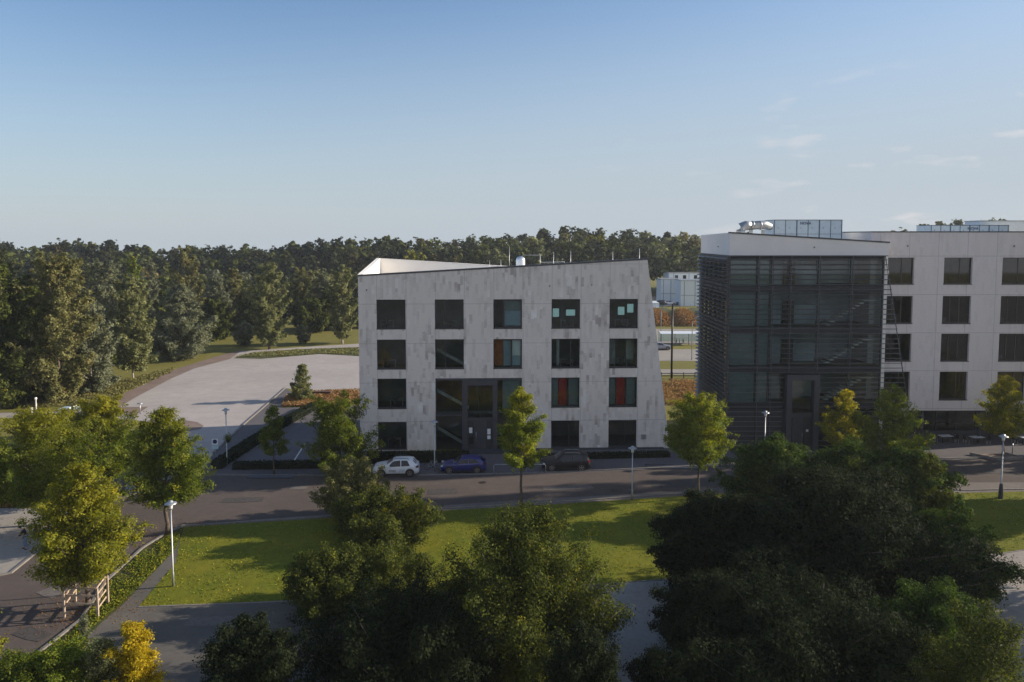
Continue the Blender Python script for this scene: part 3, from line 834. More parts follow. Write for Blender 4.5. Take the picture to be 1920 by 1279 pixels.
mb.box(-0.05, WL + 0.05, -0.05, 0.42, 22.425, 22.53); mb.box(-0.05, 0.42, 0.42, WD - 0.42, 22.425, 22.53)
mb.box(-0.05, WL + 0.05, WD - 0.42, WD + 0.05, 22.425, 22.53); mb.box(WL - 0.42, WL + 0.05, 0.42, WD - 0.42, 22.425, 22.53)
mb.build('coping', M['coping'], WB)
mb = MB()
for z in (3.9, 8.0, 12.1, 16.1, 20.4):
    mb.box(0.3, WL - 0.3, 0.5, 7.0, z - 0.22, z, 0)
mb.box(0.3, WL - 0.3, 7.0, 7.1, 3.7, 20.4, 1)
for c in wcols:
    mb.box(c - 1.4, c - 1.3, 0.5, 7.0, 3.9, 20.2, 1)
mb.build('interior', [M['room_floor'], M['room_dark']], WB)
for ci, c in enumerate(wcols):
    for ri, (a, b) in enumerate(wrows):
        w_ = make_window(WB, c, c + w_ww, a, b, v=0.25, verts=(0.60,) if ri == 0 else ((0.30, 0.63) if ri < 3 else (0.62,)), fmat='frame_brown', pane='glass_dark', b=0.06)
        if ri in (1, 2) and ci in (1, 2):
            part_box('chair', 'room_light', w_, c + 0.6, c + 1.05, 1.0, 1.05, a - 0.2, a + 0.55)
# recessed ground floor
mb = MB()
mb.box(0.1, WL, 3.2, 3.3, 0.0, 0.6, 0); mb.box(0.1, WL, 3.2, 3.3, 3.2, 3.6, 0)
mb.box(-0.0, 0.5, 0.6, 13, 0.0, 3.598, 0)
for k in range(8): mb.box(0.5 + k * 2.2, 0.62 + k * 2.2, 3.18, 3.32, 0.6, 3.2, 0)
gf = mb.build('ground_floor_frame', M['panel'], WB)
pane(gf, 0.5, WL, 0.6, 3.2, 3.26, 'glass_dark')
mb = MB(); mb.box(0.5, WL - 0.1, 9.0, 9.1, 0, 3.6); mb.box(WL - 0.3, WL - 0.02, 0.1, 13.8, 0, 3.59); mb.build('room_wall', M['room_dark'], WB)
for k in (1, 2):
    mb = MB(); mb.tube([(k * 6.1 + 0.1, 0.35, 0), (k * 6.1 + 0.1, 0.35, 3.6)], 0.16, 12); mb.build('column', M['panel'], WB)
sg = part_box('sign_panel', 'panel', WB, 3.7, 7.3, 1.9, 2.0, 1.6, 3.3)
lt = text_mesh('BLUE', 0.75, 'lettering', M['letter'], sg, (5.15, 1.87, 2.62))
ul = part_box('underline', 'letter', sg, 4.2, 6.15, 1.87, 1.89, 2.2, 2.26)
for k in (3.8, 14.9): 
    m_ = MB(); m_.tube([(k, -0.1, 21.0), (k, 0, 21.0)], 0.07); m_.build('outlet', M['frame'], WB)

# ------------------------------------------------------------------ right hand office: glazed entrance block with louvres
GX, GY = 22.1, 76.0
GB = empty('office_building', (GX, GY, 0), 0, 'glazed office block wrapped in dark horizontal louvres under a pale sloping fascia', 'office building')
GW, GD = 15.85, 11.5
gT = lambda u: 22.38 - u * (22.38 - 21.36) / 16.15
mb = MB()   # fascia ring with a sloping top
zf0 = 20.08
q = lambda u, v, z: (u, v, z)
gB = lambda u: 22.15 - u * 0.02
mb.quad((0, -0.02, zf0), (GW + 0.35, -0.02, zf0), (GW + 0.35, -0.02, gT(GW)), (0, -0.02, gT(0)))
mb.quad((0, GD, zf0), (0, -0.02, zf0), (0, -0.02, gT(0)), (0, GD, gB(0)))
mb.quad((GW + 0.35, -0.02, zf0), (GW + 0.35, GD, zf0), (GW + 0.35, GD, gB(GW)), (GW + 0.35, -0.02, gT(GW)))
mb.quad((GW + 0.35, GD, 0), (0, GD, 0), (0, GD, gB(0)), (GW + 0.35, GD, gB(GW)))
mb.quad((0, -0.02, zf0), (0, GD, zf0), (GW + 0.35, GD, zf0), (GW + 0.35, -0.02, zf0))
for (a, b, c_, d_) in (((0.4, 0.4), (GW, 0.4), gT(GW), gT(0)), ((GW, 0.4), (GW, GD - 0.4), gB(GW), gT(GW)), ((GW, GD - 0.4), (0.4, GD - 0.4), gB(0), gB(GW)), ((0.4, GD - 0.4), (0.4, 0.4), gT(0), gB(0))):
    mb.quad((*a, 20.6), (*b, 20.6), (*b, c_ - 0.02), (*a, d_ - 0.02))
mb.build('fascia', M['fascia'], GB)
mb = MB(); mb.quad((0.4, 0.4, 20.6), (GW, 0.4, 20.6), (GW, GD - 0.4, 20.6), (0.4, GD - 0.4, 20.6)); mb.build('roof', M['roof_felt'], GB)
mb = MB()
strip(mb, (-0.05, -0.08, gT(0) + 0.08), (GW + 0.42, -0.08, gT(GW) + 0.08), (GW + 0.42, 0.42, gT(GW) + 0.08), (-0.05, 0.42, gT(0) + 0.08), 0.14)
strip(mb, (GW, 0.42, gT(GW) + 0.08), (GW + 0.42, 0.42, gT(GW) + 0.08), (GW + 0.42, GD, gB(GW) + 0.08), (GW, GD, gB(GW) + 0.08), 0.12)
mb.build('coping', M['coping'], GB)
for u in (1.2, 8.6):
    m_ = MB(); m_.tube([(u if u > 2 else -0.1, -0.14 if u > 2 else 4.0, 20.9), (u if u > 2 else 0.0, 0 if u > 2 else 4.0, 20.9)], 0.06); m_.build('outlet', M['frame'], GB)
levels = [4.55, 8.4, 12.45, 16.62]
mb = MB()
for z in levels:
    mb.box(0.05, GW - 0.02, 0.0, 9.0, z - 0.32, z + 0.30, 0)
mb.box(0.05, GW - 0.02, 0.0, 9.0, -0.05, 0.06, 0)
mb.box(0.05, GW - 0.02, 0.0, 9.0, 19.72, 20.07, 0)
mb.build('floor_slab', M['slab_dark'], GB)
mb = MB()
mb.box(GW, GW + 0.32, 0.0, GD - 0.1, 0, 20.07)
mb.build('end_wall', M['white_wall'], GB)
# interior partitions and back wall
bands = [(0.06, 4.23), (4.85, 8.08), (8.70, 12.13), (12.75, 16.30), (16.92, 19.72)]
mb = MB()
for bi, (a, b) in enumerate(bands):
    mb.box(0.4, GW - 0.05, 5.5, 5.6, a, b, 1 if bi < 2 else 2)
    mb.box(4.4, 4.5, 0.5, 5.5, a, b, 1)
    if bi > 0:
        mb.box(5.0, 6.2, 2.2, 2.3, a, b - 0.6, 2)
        mb.box(7.7, 10.2, 3.2, 3.3, a, a + 2.0, 2)
mb.build('interior', [M['room_floor'], M['room_dark'], M['room_blue']], GB)
for bi, (a, b) in enumerate(bands[1:]):
    part_box('inner_door', 'black_metal', GB, 6.3, 7.5, 2.0, 2.1, a, a + 2.5 if bi else a + 2.2)
    part_box('blind', 'teal', GB, 0.35, 2.95, 0.5, 0.56, a + 0.02, b - 0.02)
    part_box('blind', 'teal', GB, 3.05, 4.3, 0.5, 0.56, a + 0.02, b - 0.02)
for z0, z1 in ((4.9, 7.2), (8.8, 11.2), (12.8, 15.3)):
    m_ = MB(); n = 9
    for i in range(n):
        u = 10.6 + i * 0.42; z = z0 + (z1 - z0) * i / n
        m_.box(u, u + 0.44, 1.2, 2.4, z, z + 0.13, 0)
    m_.box(14.4, GW - 0.1, 1.2, 2.4, z1, z1 + 0.14, 0)
    m_.build('staircase', M['white_wall'], GB)
# curtain wall: mullions and panes per storey
muls = [0.15, 3.0, 4.40, 6.25, 9.15, 12.45, GW - 0.1]
for bi, (a, b) in enumerate(bands):
    m_ = MB()
    for u in muls:
        if bi == 0 and 5.3 < u < 9.5: continue
        m_.box(u - 0.04, u + 0.04, 0.08, 0.22, a, b)
    fo = m_.build('curtain_wall', M['frame'], GB)
    if bi == 0:
        part_box('cladding', 'panel', fo, 0.15, 5.9, 0.14, 0.2, 0.06, 4.22)
        pane(fo, 9.6, GW - 0.1, a, b, 0.15, 'glass_dark')
    else:
        pane(fo, 0.15, GW - 0.1, a, b, 0.15)
# side wall behind the side louvres
holes = [(0.8 + k * 1.75, 2.1 + k * 1.75, z0 + 0.4, z1 - 0.3) for k in range(6) for z0, z1 in bands[1:]]
sus = sorted([0.0] + [h for k in range(6) for h in (0.8 + k * 1.75, 2.1 + k * 1.75)] + [GD]); szs = sorted([0.0, 20.07] + [z for z0, z1 in bands[1:] for z in (z0 + 0.4, z1 - 0.3)])
mb = facade(sus, szs, holes, reveal=0.2)
mb.v = [(0.02 + v[1], GD - v[0], v[2]) for v in mb.v]
mb.build('side_wall', M['panel'], GB)
mb = MB()
for k in range(6):
    for z0, z1 in bands[1:]:
        y1 = GD - (0.8 + k * 1.75); y0 = y1 - 1.3
        mb.quad((0.15, y0, z0 + 0.4), (0.15, y1, z0 + 0.4), (0.15, y1, z1 - 0.3), (0.15, y0, z1 - 0.3))
mb.build('side_glazing', M['glass_dark'], GB)
mb = MB()
for k in range(4):
    y1 = GD - (0.8 + (k + 0.6) * 1.75)
    mb.box(0.35, 0.40, y1 - 0.35, y1, 17.4, 19.3)
mb.build('side_daylight_strip', M['blind'], GB)  # white strips standing in for daylight through the louvre gaps
# louvre screens
slant = lambda z: 15.72 + (20.05 - z) * (18.55 - 15.72) / (20.05 - 4.6)
mb = MB()
z = 0.55; zz = []
while z < 19.9:
    zz.append(z); z += 0.502
for z in zz:
    ur = slant(z)
    segs = [(-0.5, ur)] if z > 7.9 else [(-0.5, 5.55), (9.35, ur)]
    for a, b in segs:
        m4 = Matrix.Translation((0, -0.52, z)) @ Matrix.Rotation(math.radians(-18), 4, 'X')
        mb.box(a, b, -0.13, 0.13, -0.016, 0.016, 0, m4)
fl = mb.build('louvre_screen', M['louvre'], GB); fl['label'] = 'dark louvres across the glazed front'
mb = MB()
for u in muls[1:-1] + [0.0, GW - 0.25]:
    if 5.0 < u < 9.5:
        mb.box(u - 0.035, u + 0.035, -0.40, -0.32, 8.1, 20.05); continue
    mb.box(u - 0.035, u + 0.035, -0.40, -0.32, 0.1, 20.05)
mb.tube([(slant(20.05), -0.36, 20.05), (slant(0.1), -0.36, 0.1)], 0.05, 6)
mb.box(-0.55, GW, -0.66, -0.03, 20.0, 20.075)
mb.build('louvre_post', M['louvre'], GB)
mb = MB()
z = 3.4
while z < 19.9:
    m4 = Matrix.Translation((-0.32, 0, z)) @ Matrix.Rotation(math.radians(-20), 4, 'Y')
    mb.box(-0.16, 0.16, -0.38, GD, -0.016, 0.016, 0, m4); z += 0.43
sl = mb.build('louvre_screen', M['louvre'], GB); sl['label'] = 'dark louvres down the left flank'
mb = MB()
for k in range(7):
    y = 0.1 + k * 1.87
    mb.box(-0.13, -0.06, y, y + 0.08, 3.2, 20.0)
mb.build('louvre_post', M['louvre'], GB)
# framed doorway
mb = MB()
mb.box(5.95, 6.50, -0.75, 0.08, 0.0, 7.9); mb.box(8.75, 9.30, -0.75, 0.08, 0.0, 7.9); mb.box(6.50, 8.75, -0.75, 0.08, 7.35, 7.9)
mb.box(6.50, 8.75, -0.3, 0.0, 3.4, 3.9)
po = mb.build('portal', M['panel'], GB)
pane(po, 6.5, 8.75, 3.9, 7.35, -0.2)
dr = part_box('door', 'panel', GB, 6.75, 7.95, -0.22, -0.14, 0.05, 3.38)
m_ = MB(); m_.tube([(7.8, -0.3, 0.9), (7.8, -0.3, 1.8)], 0.02); m_.build('handle', M['steel'], dr)
part_box('side_light', 'frame', GB, 8.0, 8.74, -0.2, -0.16, 0.05, 3.38)
part_box('notice', 'sign_white', po, 8.2, 8.45, -0.24, -0.222, 1.9, 2.15)

# ------------------------------------------------------------------ air handling units and ducts on the right roofs
def air_unit(x0, x1, y0, y1, z0, z1, nseg, label, text=None, tu=0.5, hood=None, base=20.6):
    r = empty('ventilation_unit', ((x0 + x1) / 2, (y0 + y1) / 2, base), 0, label, 'ventilation unit')
    cx_, cy_ = (x0 + x1) / 2, (y0 + y1) / 2
    X0, X1, Y0, Y1, Z0, Z1 = x0 - cx_, x1 - cx_, y0 - cy_, y1 - cy_, z0 - base, z1 - base
    m_ = MB(); m_.box(X0, X1, Y0, Y1, Z0, Z1); cs = m_.build('casing', M['unit'], r)
    m_ = MB()
    L = X1 - X0
    for i in range(nseg + 1):
        u = X0 + L * i / nseg
        w = 0.06 if i % 2 == 0 or i == nseg else 0.03
        m_.box(max(u - w, X0 - 0.03), min(u + w, X1 + 0.03), Y0 - 0.03, Y0 - 0.003, Z0, Z1)
    m_.box(X0 - 0.04, X1 + 0.04, Y0 - 0.05, Y1 + 0.03, Z1 + 0.002, Z1 + 0.06)
    m_.box(X0, X1, Y0 - 0.026, Y0 - 0.004, Z0 + (Z1 - Z0) * 0.42, Z0 + (Z1 - Z0) * 0.42 + 0.035)
    m_.build('edge_trim', M['unit_frame'], r)
    m_ = MB()
    for k in range(3):
        m_.box(X0 + 0.2 + k * (L - 0.6) / 2, X0 + 0.45 + k * (L - 0.6) / 2, Y0 + 0.1, Y1 - 0.1, 0.0, Z0)
    m_.build('skid', M['steel'], r)
    for i in range(nseg):
        u = X0 + L * (i + 0.35) / nseg
        m_ = MB(); m_.tube([(u, Y0 - 0.05, Z0 + (Z1 - Z0) * 0.68), (u, Y0, Z0 + (Z1 - Z0) * 0.68)], 0.045, 8); m_.build('latch', M['unit_frame'], r)
    if text: text_mesh(text, 0.42, 'lettering', M['letter_dark'], r, (X0 + L * tu, Y0 - 0.045, Z1 - 0.34))
    if hood:
        m_ = MB()
        m_.add([(X1, Y0, Z0 + 1.2), (X1 + 0.15, Y0, Z0 + 1.25), (X1 + 1.0, Y0, Z0 - 0.1), (X1 + 0.1, Y0, Z0 - 0.1), (X1, Y1, Z0 + 1.2), (X1 + 0.15, Y1, Z0 + 1.25), (X1 + 1.0, Y1, Z0 - 0.1), (X1 + 0.1, Y1, Z0 - 0.1)],
               [(3, 2, 1, 0), (4, 5, 6, 7), (0, 1, 5, 4), (1, 2, 6, 5), (2, 3, 7, 6), (3, 0, 4, 7)])
        m_.build('hood', M['white_building'], r)
    return r
YU = 81.0
p0 = P(1452, 413, YU); p1 = P(1579, 413, YU)
air_unit(p0.x, p1.x, YU, YU + 3.0, 21.15, p0.z, 6, 'tall pale blue ventilation unit with lettering and a sloping hood, on the glazed block roof', 'NOVA', 0.46, True, 20.6)
YV = 83.0
p0 = P(1746, 423, YV); p1 = P(1891, 423, YV)
air_unit(p0.x, p1.x, YV, YV + 3, 21.6, p0.z, 8, 'long low pale blue ventilation unit behind the long stone wing parapet', 'NOVA', 0.54, None, 21.3)
p0 = P(1838, 415, 87.5); p1 = P(1952, 415, 87.5)
pw = empty('plant_room', ((p0.x + p1.x) / 2, 89, 21.3), 0, 'pale grey plant room behind the long low ventilation unit at the right edge', 'plant room')
hw = (p1.x - p0.x) / 2
m_ = MB(); m_.box(-hw, hw, -1.5, 1.5, 0, p0.z - 21.3); m_.build('wall', M['white_building'], pw)
m_ = MB(); m_.box(-hw - 0.05, hw + 0.05, -1.55, 1.55, p0.z - 21.297, p0.z - 21.2); m_.build('roof', M['steel'], pw)
# round duct with elbow
pd = P(1391, 423, 79.5)
du = empty('air_duct', (pd.x, pd.y, 20.6), 0, 'round silver air duct with a fat elbow on the glazed block roof', 'air duct')
zc = pd.z - 20.6
m_ = MB(); m_.tube([(0, 0.6, 0.0), (0, 0.4, zc - 0.5), (0.1, 0.3, zc - 0.15), (0.5, 0.3, zc), (1.0, 0.3, zc)], [0.42, 0.48, 0.52, 0.5, 0.48], 20)
m_.build('elbow', M['steel'], du)
m_ = MB(); m_.tube([(1.0, 0.3, zc), (2.6, 0.6, zc + 0.1), (3.4, 1.4, zc - 0.1)], [0.45, 0.45, 0.42], 20)
for k in (1.2, 2.0): m_.tube([(k, 0.35, zc + 0.02), (k + 0.08, 0.36, zc + 0.02)], 0.49, 20)
m_.build('pipe', M['steel'], du)
m_ = MB()
for k in (1.1, 2.4):
    m_.box(k - 0.04, k + 0.04, -0.1, 0.9, 0, zc - 0.42)
m_.build('support', M['steel'], du)
m_ = MB()
for k in range(6):
    u = k * 0.9
    m_.tube([(u, 0, 0), (u, 0, 1.35)], 0.02, 6)
m_.tube([(0, 0, 1.35), (4.5, 0, 1.2)], 0.02, 6); m_.tube([(0, 0, 0.95), (4.5, 0, 0.85)], 0.02, 6)
o = m_.build('handrail', M['steel'], loc=(22.9, 77.2, 20.6)); tag(o, 'thin roof handrail in front of the silver air duct', 'handrail')
m_ = MB(); m_.box(0, 1.9, 0, 0.6, 1.0, 1.12); 
for k in (0.05, 1.75): m_.box(k, k + 0.08, 0.1, 0.5, 0, 1.0)
p = P(1468, 440, 80); o = m_.build('cable_tray', M['steel'], loc=(p.x, 80, 20.6)); tag(o, 'small steel cable tray in front of the tall ventilation unit', 'cable tray')

# ------------------------------------------------------------------ leaves, crowns, trees
def leaf_cloud(name, mat, parent, centers, size, colours, rng, up=0.25, aspect=0.55, out=None):
    n = len(centers)
    nr = rng.normal(size=(n, 3)); nr[:, 2] = np.abs(nr[:, 2]) * (1 + up)
    if out is not None: nr = nr * 0.55 + out * 1.1
    nr /= np.linalg.norm(nr, axis=1, keepdims=True) + 1e-9
    t = np.cross(nr, rng.normal(size=(n, 3))); t /= np.linalg.norm(t, axis=1, keepdims=True) + 1e-9
    b = np.cross(nr, t)
    s = size * rng.uniform(0.65, 1.3, size=(n, 1))
    T = t * s * 0.5; B = b * s * 0.5 * aspect
    bend = nr * s * 0.10
    V = np.empty((n, 4, 3), dtype=np.float32)
    V[:, 0] = centers - T - bend; V[:, 1] = centers - B; V[:, 2] = centers + T - bend; V[:, 3] = centers + B
    me = bpy.data.meshes.new(name)
    me.vertices.add(n * 4); me.vertices.foreach_set('co', V.reshape(-1))
    me.loops.add(n * 4); me.loops.foreach_set('vertex_index', np.arange(n * 4, dtype=np.int32))
    me.polygons.add(n); me.polygons.foreach_set('loop_start', np.arange(0, n * 4, 4, dtype=np.int32))
    me.polygons.foreach_set('loop_total', np.full(n, 4, dtype=np.int32))
    at = me.attributes.new('leaf_colour', 'FLOAT_COLOR', 'POINT')
    c4 = np.ones((n, 4, 4), dtype=np.float32); c4[:, :, :3] = np.clip(colours, 0, 1)[:, None, :]
    at.data.foreach_set('color', c4.reshape(-1))
    me.materials.append(mat)
    me.update(calc_edges=True); me.validate()
    o = bpy.data.objects.new(name, me); COL.objects.link(o)
    if parent is not None: o.parent = parent
    return o

PAL = {   # two leaf tones and a turning tone per kind; deep shade and distance haze put into some
 'fresh':  ((0.100, 0.145, 0.018), (0.235, 0.260, 0.028), (0.40, 0.34, 0.02)),
 'street': ((0.070, 0.108, 0.016), (0.185, 0.205, 0.024), (0.36, 0.31, 0.02)),
 'yellow': ((0.125, 0.150, 0.018), (0.30, 0.28, 0.022), (0.50, 0.41, 0.02)),
 'gold':   ((0.34, 0.27, 0.015), (0.58, 0.44, 0.02), (0.60, 0.45, 0.02)),
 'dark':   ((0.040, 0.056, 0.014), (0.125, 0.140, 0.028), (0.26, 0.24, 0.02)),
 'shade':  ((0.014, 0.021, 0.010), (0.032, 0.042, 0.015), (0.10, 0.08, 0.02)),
 'ash':    ((0.035, 0.062, 0.012), (0.080, 0.120, 0.022), (0.17, 0.14, 0.02)),
 'olive':  ((0.130, 0.132, 0.050), (0.220, 0.212, 0.078), (0.20, 0.14, 0.04)),
 'grey':   ((0.125, 0.138, 0.080), (0.205, 0.220, 0.128), (0.15, 0.14, 0.05)),
 'birch':  ((0.140, 0.155, 0.065), (0.230, 0.238, 0.098), (0.24, 0.18, 0.04)),
 'wood':   ((0.045, 0.055, 0.024), (0.085, 0.098, 0.036), (0.13, 0.10, 0.03)),
 'straw':  ((0.24, 0.15, 0.07), (0.36, 0.23, 0.10), (0.30, 0.14, 0.05)),
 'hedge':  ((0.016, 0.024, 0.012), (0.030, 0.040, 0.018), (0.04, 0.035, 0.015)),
}
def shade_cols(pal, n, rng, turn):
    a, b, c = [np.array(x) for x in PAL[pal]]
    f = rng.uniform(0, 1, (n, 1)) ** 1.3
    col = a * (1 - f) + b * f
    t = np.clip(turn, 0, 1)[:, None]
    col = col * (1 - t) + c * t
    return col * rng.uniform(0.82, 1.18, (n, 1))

def grow_blob(rng, shape, z0, z1, r, nl):
    """lobes (centre, radius) of a crown between z0 and z1 with half width r"""
    L = []
    h = z1 - z0
    golden = 2.39996
    nn = int(nl * 1.7)
    for i in range(nn):
        t = (i + 0.5) / nn
        if shape == 'round': prof = math.sin(math.pi * min(0.97, 0.10 + 0.86 * t)) ** 0.7
        elif shape == 'egg': prof = (math.sin(math.pi * min(0.98, 0.12 + 0.84 * t ** 0.8))) ** 0.75 * (1.08 - 0.35 * t)
        elif shape == 'cone': prof = (1.02 - t) ** 0.8
        elif shape == 'tall': prof = math.sin(math.pi * min(0.97, 0.15 + 0.80 * t)) ** 0.55
        else: prof = 0.8
        a = i * golden + rng.uniform(-0.6, 0.6)
        lr = r * rng.uniform(0.17, 0.36) * (0.6 + 0.45 * prof)
        k = rng.uniform(0.45, 1.0) if i % 3 else rng.uniform(0.1, 0.5)
        d = max(0.0, r * prof * k * 1.08 - lr * 0.25) * rng.uniform(0.9, 1.1)
        z = z0 + h * (0.06 + 0.88 * t) + rng.uniform(-0.06, 0.06) * h
        L.append((np.array([d * math.cos(a), d * math.sin(a), min(z, z1 - lr * 0.7)]), lr))
    L.append((np.array([rng.uniform(-.1, .1) * r, 0, z1 - r * 0.20]), r * 0.20))
    L.append((np.array([rng.uniform(-.15, .15) * r, 0, z1 - r * 0.45]), r * 0.28))
    L.append((np.array([0, 0, (z0 + z1) / 2]), r * 0.38))
    return L

def grow(rng, shape, z0, z1, r, nl):
    """crown as shoots: each branch carries a few leaf masses that shrink towards its tip"""
    L = []; tips = []
    h = z1 - z0
    n = int(nl * 1.9)
    up = {'tall': 1.0, 'plume': 1.5, 'cone': 0.5, 'spray': 0.15}.get(shape, 0.6)
    for i in range(n):
        t = min(0.97, (i + 0.5) / n + rng.uniform(-0.03, 0.03))
        if shape == 'cone': prof = max(0.08, (1.02 - t)) ** 0.8
        elif shape == 'tall': prof = math.sin(math.pi * min(0.97, 0.15 + 0.80 * t)) ** 0.55
        elif shape == 'egg': prof = (math.sin(math.pi * min(0.98, 0.12 + 0.84 * max(t, 0.01) ** 0.8))) ** 0.75 * (1.08 - 0.35 * t)
        else: prof = math.sin(math.pi * min(0.96, 0.14 + 0.80 * t)) ** 0.65
        a = i * 2.39996 + rng.uniform(-0.5, 0.5)
        k = (rng.uniform(0.55, 1.22) if shape == 'spray' else rng.uniform(0.72, 1.08)) * (1.0 if i % 4 else 0.6)
        tip = np.array([r * prof * k * math.cos(a), r * prof * k * math.sin(a), z0 + h * (0.05 + 0.93 * t)])
        d = math.hypot(tip[0], tip[1])
        org = np.array([0, 0, max(z0 * 0.9, tip[2] - d * up - 0.15 * h)])
        if shape == 'spray': tip[2] += rng.uniform(-0.12, 0.04) * h
        s = rng.uniform(0.8, 1.2) * (0.55 + 0.45 * prof)
        for q, f in ((0.50, 0.20), (0.68, 0.18), (0.84, 0.145), (1.0, 0.095)):
            c = org + (tip - org) * q
            c[2] += math.sin(q * math.pi) * 0.03 * h
            L.append((c + rng.normal(size=3) * r * 0.025, r * f * s))
        tips.append((org, tip))
    for q, f in ((0.62, 0.30), (0.80, 0.26)) if shape in ('round', 'spray') else ((0.70, 0.22), (0.86, 0.15), (0.97, 0.08)):
        L.append((np.array([rng.uniform(-.06, .06) * r, 0, z0 + h * q]), r * f))
    L.append((np.array([0, 0, z0 + h * 0.4]), r * 0.36))
    grow.tips = tips
    return L

def crown_leaves(rng, lobes, ncl, per, flat=0.8, inner=0.12):
    w = np.array([l[1] ** 2 for l in lobes]); w /= w.sum()
    idx = rng.choice(len(lobes), ncl, p=w)
    c = np.array([l[0] for l in lobes])[idx]; r = np.array([l[1] for l in lobes])[idx]
    d = rng.normal(size=(ncl, 3)); d[:, 2] += 0.25; d /= np.linalg.norm(d, axis=1, keepdims=True)
    rad = rng.uniform(0.60, 1.08, ncl); m = rng.uniform(size=ncl) < inner; rad[m] = rng.uniform(0.1, 0.6, m.sum())
    m = rng.uniform(size=ncl) < 0.07; rad[m] = rng.uniform(1.1, 1.55, m.sum())
    cc = c + d * (r * rad)[:, None]
    spread = (0.11 * r + 0.07)[:, None]
    pts = np.repeat(cc, per, 0)
    off = rng.normal(size=(ncl * per, 3)) * np.repeat(spread, per, 0); off[:, 2] *= flat
    ci = np.repeat(np.arange(ncl), per)
    crown_leaves.out = np.repeat(d, per, 0)
    return pts + off, ci, cc

def tree(name, label, cat, x, y, top, bottom, r, shape='round', pal='street', nl=16, ncl=900, per=12, leaf=0.22, seed=1, trunk_r=0.14,
         turn=0.1, patches=1, group=None, mat='leaf', lean=(0, 0), bark='bark', z_base=0.0, bare=0.0, sx=1.0, sy=1.0, light=None, crest=0.0):
    rng = np.random.default_rng(seed)
    root = empty(name, (x, y, z_base), 0, label, cat, group)
    lobes = grow(rng, shape, bottom, top, r, nl)
    pts, ci, cc = crown_leaves(rng, lobes, ncl, per)
    # fit the crown to its surveyed size
    rad = np.hypot(pts[:, 0], pts[:, 1]); k = r * 1.09 / np.percentile(rad, 98.5)
    lo, hi = np.percentile(pts[:, 2], 0.7), np.percentile(pts[:, 2], 99.8)
    zb_, zt_ = (bottom, top)
    fz = lambda z: zb_ + (z - lo) * (zt_ - zb_) / (hi - lo)
    for q_ in (pts, cc):
        q_[:, 0] *= k * sx; q_[:, 1] *= k * sy; q_[:, 2] = fz(q_[:, 2])
    tips = [(np.array([0, 0, a_[2]]), np.array([b_[0] * k, b_[1] * k, fz(b_[2])])) for a_, b_ in grow.tips]
    tv = np.zeros(len(cc)) + (rng.uniform(size=len(cc)) < turn * 0.5) * rng.uniform(0.2, 0.7, len(cc))
    for k in range(patches):
        q = cc[rng.integers(len(cc))] * 1.0
        q[1] = -abs(q[1])
        dd = np.linalg.norm(cc - q, axis=1)
        tv = np.maximum(tv, np.clip(1.2 - dd / (r * 0.42), 0, 1) * min(1, turn * 4) * rng.uniform(0.5, 1, len(cc)))
    if crest:
        zq = np.clip((cc[:, 2] - np.percentile(cc[:, 2], 62)) / (cc[:, 2].max() - np.percentile(cc[:, 2], 62)), 0, 1)
        tv = np.maximum(tv, np.clip(zq * 1.6 - rng.uniform(0, 0.7, len(cc)), 0, 1) * crest)
    tone = rng.uniform(0.75, 1.2, len(cc))[ci][:, None]
    cols = shade_cols(pal, len(pts), rng, tv[ci]) * tone
    leaf_cloud('crown', M[mat], root, pts, leaf, cols, rng, out=crown_leaves.out)
    # trunk and limbs
    mb = MB()
    th = bottom + (top - bottom) * 0.55
    n = 7
    P_ = []; R_ = []
    for i in range(n + 1):
        t = i / n
        P_.append((lean[0] * t + rng.normal() * trunk_r * 0.35 * (0 < i), lean[1] * t + rng.normal() * trunk_r * 0.35 * (0 < i), -0.05 + (th + 0.05) * t))
        R_.append(trunk_r * (1.35 if i == 0 else 1.0) * (1 - 0.72 * t))
    mb.tube(P_, R_, 8)
    for A_, B_ in tips:
        zt = float(np.clip(A_[2], bottom * 0.8, th * 0.97))
        k = zt / th * n; i = int(k)
        a = Vector(P_[min(i, n)]).lerp(Vector(P_[min(i + 1, n)]), k - i); a.z = zt
        b = Vector(B_); mid = a.lerp(b, 0.5) + Vector((0, 0, -0.06 * (b - a).length))
        rr = trunk_r * 0.30
        mb.tube([a, mid, b], [rr, rr * 0.6, rr * 0.18], 5)
    mb.build('trunk', M[bark], root)
    return root

def px_tree(name, label, cat, cx, base, top, bottom, hw, Y=None, **kw):
    """place a tree surveyed in the photograph: base row (or distance), crown top and bottom rows, crown half width"""
    if Y is None: Y = G(cx, base).y
    q = P(cx, base, Y)
    zt = P(cx, top, Y).z; zb = P(cx, bottom, Y).z
    r = hw * Y / FPX
    zb = max(zb, 0.15)
    return tree(name, label, cat, q.x, Y, zt, zb, r, **kw)

